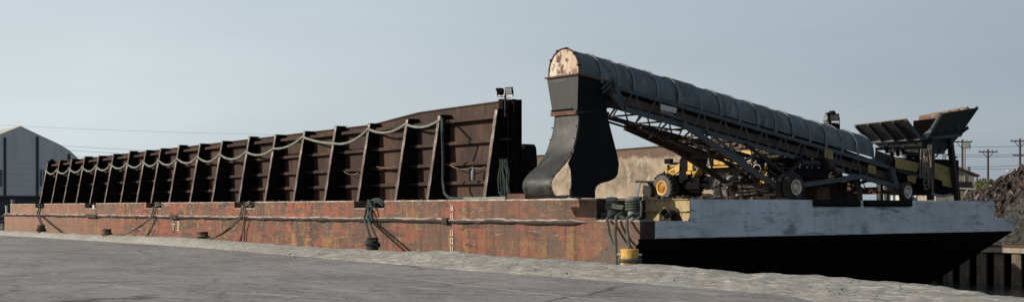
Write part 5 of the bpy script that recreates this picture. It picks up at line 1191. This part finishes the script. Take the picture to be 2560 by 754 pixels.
b = P(2443, 520, t=190); b.z = 0; o = MB().cyl(b, (b.x, b.y, P(2443, 436, t=190).z), .12, 8).build('thin_mast', 'wood'); tag(o, 'short wooden stub pole above the right end of the shed roof', 'pole')
b = P(2420, 520, t=300); b.z=0
def wire(a, b, d, label, group='overhead power lines', r=.028):
    o = MB().tube(sag(a, b, d, 16), r, 5).build('power_line', 'dark_steel'); tag(o, label, 'power line', group)
for i, (ya, yb, d) in enumerate(((350, 352, .9), (376, 374, .7), (386, 384, .4), (411, 404, .5), (416, 415, .4), (452, 450, .3), (462, 462, .2))):
    wire(P(2230, ya, t=185), P(2700, yb, t=170), d, ['highest thin power line right of the hopper', 'second power line from the top right of the hopper', 'third power line from the top right of the hopper', 'fourth power line down right of the hopper', 'fifth power line down right of the hopper', 'sixth power line down, second lowest, right of the hopper', 'lowest power line right of the hopper above the bushes'][i])
for i, (ya, yb) in enumerate(((349, 372), (360, 381), (388, 390), (309, 335))):
    wire(P(-60, ya - (4 if i < 3 else 0), t=260), P(900, yb + (12 if i < 2 else 4), t=260), 1.2 if i < 2 else .5, ['upper of two power lines crossing the sky right of the warehouse', 'second power line crossing the sky right of the warehouse', 'lowest power line just above the far end of the bin', 'faint highest power line above the warehouse peak'][i], 'power lines behind the warehouse', .028 if i < 3 else .018)

# bushes and bare tree
def bush(px, pw, ptop, pbot, t, n, label, seed, m='leaf'):
    random.seed(seed); c = P(px, pbot, t=t); zt_ = P(px, ptop, t=t).z; wdt = pw * t / FPX; c.z = max(0, c.z) * 0; g = MB(); o = thing('bush', label, 'bush', c, 'bushes beyond the far bank')
    cl = [(random.uniform(-.5, .5) * wdt, random.uniform(-1, 1), random.uniform(.15, 1) ** .8) for _ in range(26)]
    for i in range(n):
        k = random.choice(cl); hh = zt_ * (1 - .35 * abs(k[0]) / (wdt * .5)); q = c + RT * (k[0] + random.gauss(0, wdt * .06)) + FW * (k[1] + random.gauss(0, .4)) + Vector((0, 0, hh * k[2] + random.gauss(0, .25)))
        s_ = random.uniform(.06, .16); u = Vector((random.uniform(-1, 1), random.uniform(-1, 1), random.uniform(-1, 1))).normalized() * s_; v = u.orthogonal().normalized() * s_ * .6
        g.add([q - u, q + v, q + u, q - v], [(0, 1, 2, 3)])
    g.build('foliage', m, o, smooth=False, recalc=False)
    g = MB()
    for k in cl: g.tube([c + RT * k[0] * .2, c + RT * k[0] * .7 + Vector((0, 0, zt_ * k[2] * .6)), c + RT * k[0] + FW * k[1] + Vector((0, 0, zt_ * k[2]))], .03, 5)
    g.build('stem', 'twig', o)
bush(2462, 48, 446, 500, 130, 3600, 'olive green bush between the shed and the second utility pole', 2)
bush(2505, 60, 452, 500, 135, 3600, 'dull green bush right of the shorter utility pole behind the scrap', 5)
bush(2448, 30, 460, 500, 140, 1800, 'small green bush close behind the right end of the shed', 8)
bt = thing('bare_tree', 'leafless tree with fine grey twigs rising above the bushes', 'tree', P(2448, 500, t=150) * 1); bt.location.z = 0
random.seed(4); g = MB(); g2 = MB()
def branch(p, d, L, r, k, gg):
    q = p + d * L; gg.tube([p, p.lerp(q, .5) + Vector((random.uniform(-.05, .05) * L, 0, 0)), q], [r, r * .8, r * .6], 5)
    if k:
        for _ in range(3): branch(p.lerp(q, random.uniform(.5, 1)), (d + Vector((random.uniform(-.8, .8), random.uniform(-.8, .8), random.uniform(-.1, .5)))).normalized(), L * .68, r * .55, k - 1, g2)
b0_ = bt.location.copy(); branch(b0_, Vector((0, 0, 1)), 2.4, .12, 5, g); g.build('trunk', 'twig', bt); g2.build('twigs', 'twig', bt)
# small beacon light behind
b = P(2521, 520, t=300); b.z = 0
tw = thing('street_lamp', 'distant white lamp head on a thin post between the second and third utility poles', 'street lamp', b)
MB().cyl(b, (b.x, b.y, P(2521, 428, t=300).z), .1, 8).build('post', 'pale', tw); c = P(2521, 427, t=300); MB().lathe(c, (0, 0, 1), [(.1, -.3), (.55, -.1), (.5, .15), (.1, .3)], 10).build('lamp_head', 'pale', tw)
# low treeline far away
random.seed(14); g = MB()
for i in range(5200):
    px = random.uniform(2380, 2700); t = random.uniform(420, 470); q = P(px, 520, t=t); q.z = random.random() ** .7 * (6.5 + 3 * nz(px, 0, 0, .06)); s_ = random.uniform(.3, .7)
    u = Vector((random.uniform(-1, 1), random.uniform(-1, 1), random.uniform(-1, 1))).normalized() * s_; v = u.orthogonal().normalized() * s_ * .7; g.add([q - u, q + v, q + u, q - v], [(0, 1, 2, 3)])
tag(g.build('far_trees', 'leaf', smooth=False, recalc=False), 'low distant line of trees behind the utility poles', 'trees', kind='stuff')

# ------------------------------------------------------------------ warehouse
XW = -158
wh = thing('warehouse', 'large blue grey warehouse with an arched gable at the left edge', 'warehouse', (XW - 10, 46, 0))
gab = [(52, 318), (107, 344), (144, 361), (164, 372), (178, 382), (190, 393), (198, 402)]
gp = [P(a, b, X=XW) for a, b in gab]; yc = gp[0].y; left = [Vector((XW, 2 * yc - p.y, p.z)) for p in gp[1:]][::-1]
zb2 = P(100, 491, X=XW).z
outl = left + gp
g = MB(); g.prism([Vector((XW, outl[0].y, zb2))] + outl + [Vector((XW, outl[-1].y, zb2))], (-60, 0, 0)); g.build('wall', 'corr', wh, smooth=False)
g = MB(); g.prism([Vector((XW - .25, outl[0].y - .02 + .3, 0)), Vector((XW - .25, outl[0].y + .3, zb2)), Vector((XW - .25, outl[-1].y - .3, zb2)), Vector((XW - .25, outl[-1].y - .3, 0))], (-58, 0, 0)); g.build('base', 'corr_dark', wh, smooth=False)
g = MB()
for a, b in zip(outl, outl[1:]):
    up_ = Vector((0, 0, .16)); g.prism([a - Vector((.05, 0, 0)), b - Vector((.05, 0, 0)), b + up_ - Vector((.05, 0, 0)), a + up_ - Vector((.05, 0, 0))], (-60, 0, 0))
g.build('roof', 'roof', wh, smooth=False)
g = MB()
for k in range(1, 7):
    z_ = zb2 + (gp[-1].z - zb2) * k / 6.5; g.box(XW, XW + .03, outl[0].y + .1, outl[-1].y - .1, z_ - .03, z_ + .03)
g.build('cladding_lap', 'corr', wh)
g = MB()
for px, pt in ((12, 343), (93, 341), (172, 384)):
    p = P(px, pt, X=XW); g.box(XW, XW + .08, p.y - .16, p.y + .16, zb2, p.z)
g.box(XW, XW + .1, outl[0].y, outl[-1].y, zb2 - .12, zb2 + .12); g.build('downpipe', 'corr_dark', wh)
for a, b in ((-14, 6), (99, 112)):
    p, q = P(a, 466, X=XW), P(b, 424, X=XW); wn_ = MB().box(XW - .02, XW + .03, p.y, q.y, p.z, q.z).build('window', 'window_blue', wh)
    g = MB(); g.bar((XW + .05, p.y, p.z), (XW + .05, q.y, p.z), .1, .1); g.bar((XW + .05, (p.y + q.y) / 2, p.z), (XW + .05, (p.y + q.y) / 2, q.z), .06, .08); g.build('frame', 'corr', wn_)
p = P(128, 402, Y=60, ) if False else P(130, 402, t=100)
o = MB().bar(P(118, 405, X=-87.2), P(128, 402, X=-87.2), .05, .08).bar(P(126, 400, X=-87.2), P(134, 400, X=-87.2), .1, .14).build('deck_lamp', 'black'); tag(o, 'small black lamp on top of the far end of the bin wall', 'lamp')
# blue rack at the stern
p = P(3, 560, t=93); rk = thing('steel_rack', 'dark blue steel rack on the quay at the far stern corner', 'rack', (p.x, p.y, 0))
g = MB(); q0 = P(-12, 575, t=93); q1_ = P(8, 575, t=93)
for k in range(4): z = .25 + k * .32; g.bar((q0.x, q0.y, z), (q1_.x, q1_.y, z), .5, .05)
for q in (q0, q1_, q0.lerp(q1_, .5)): g.bar((q.x, q.y, 0), (q.x, q.y, 1.35), .07, .07)
g.build('frame', 'window_blue', rk)
M_keep = [k for k in M]
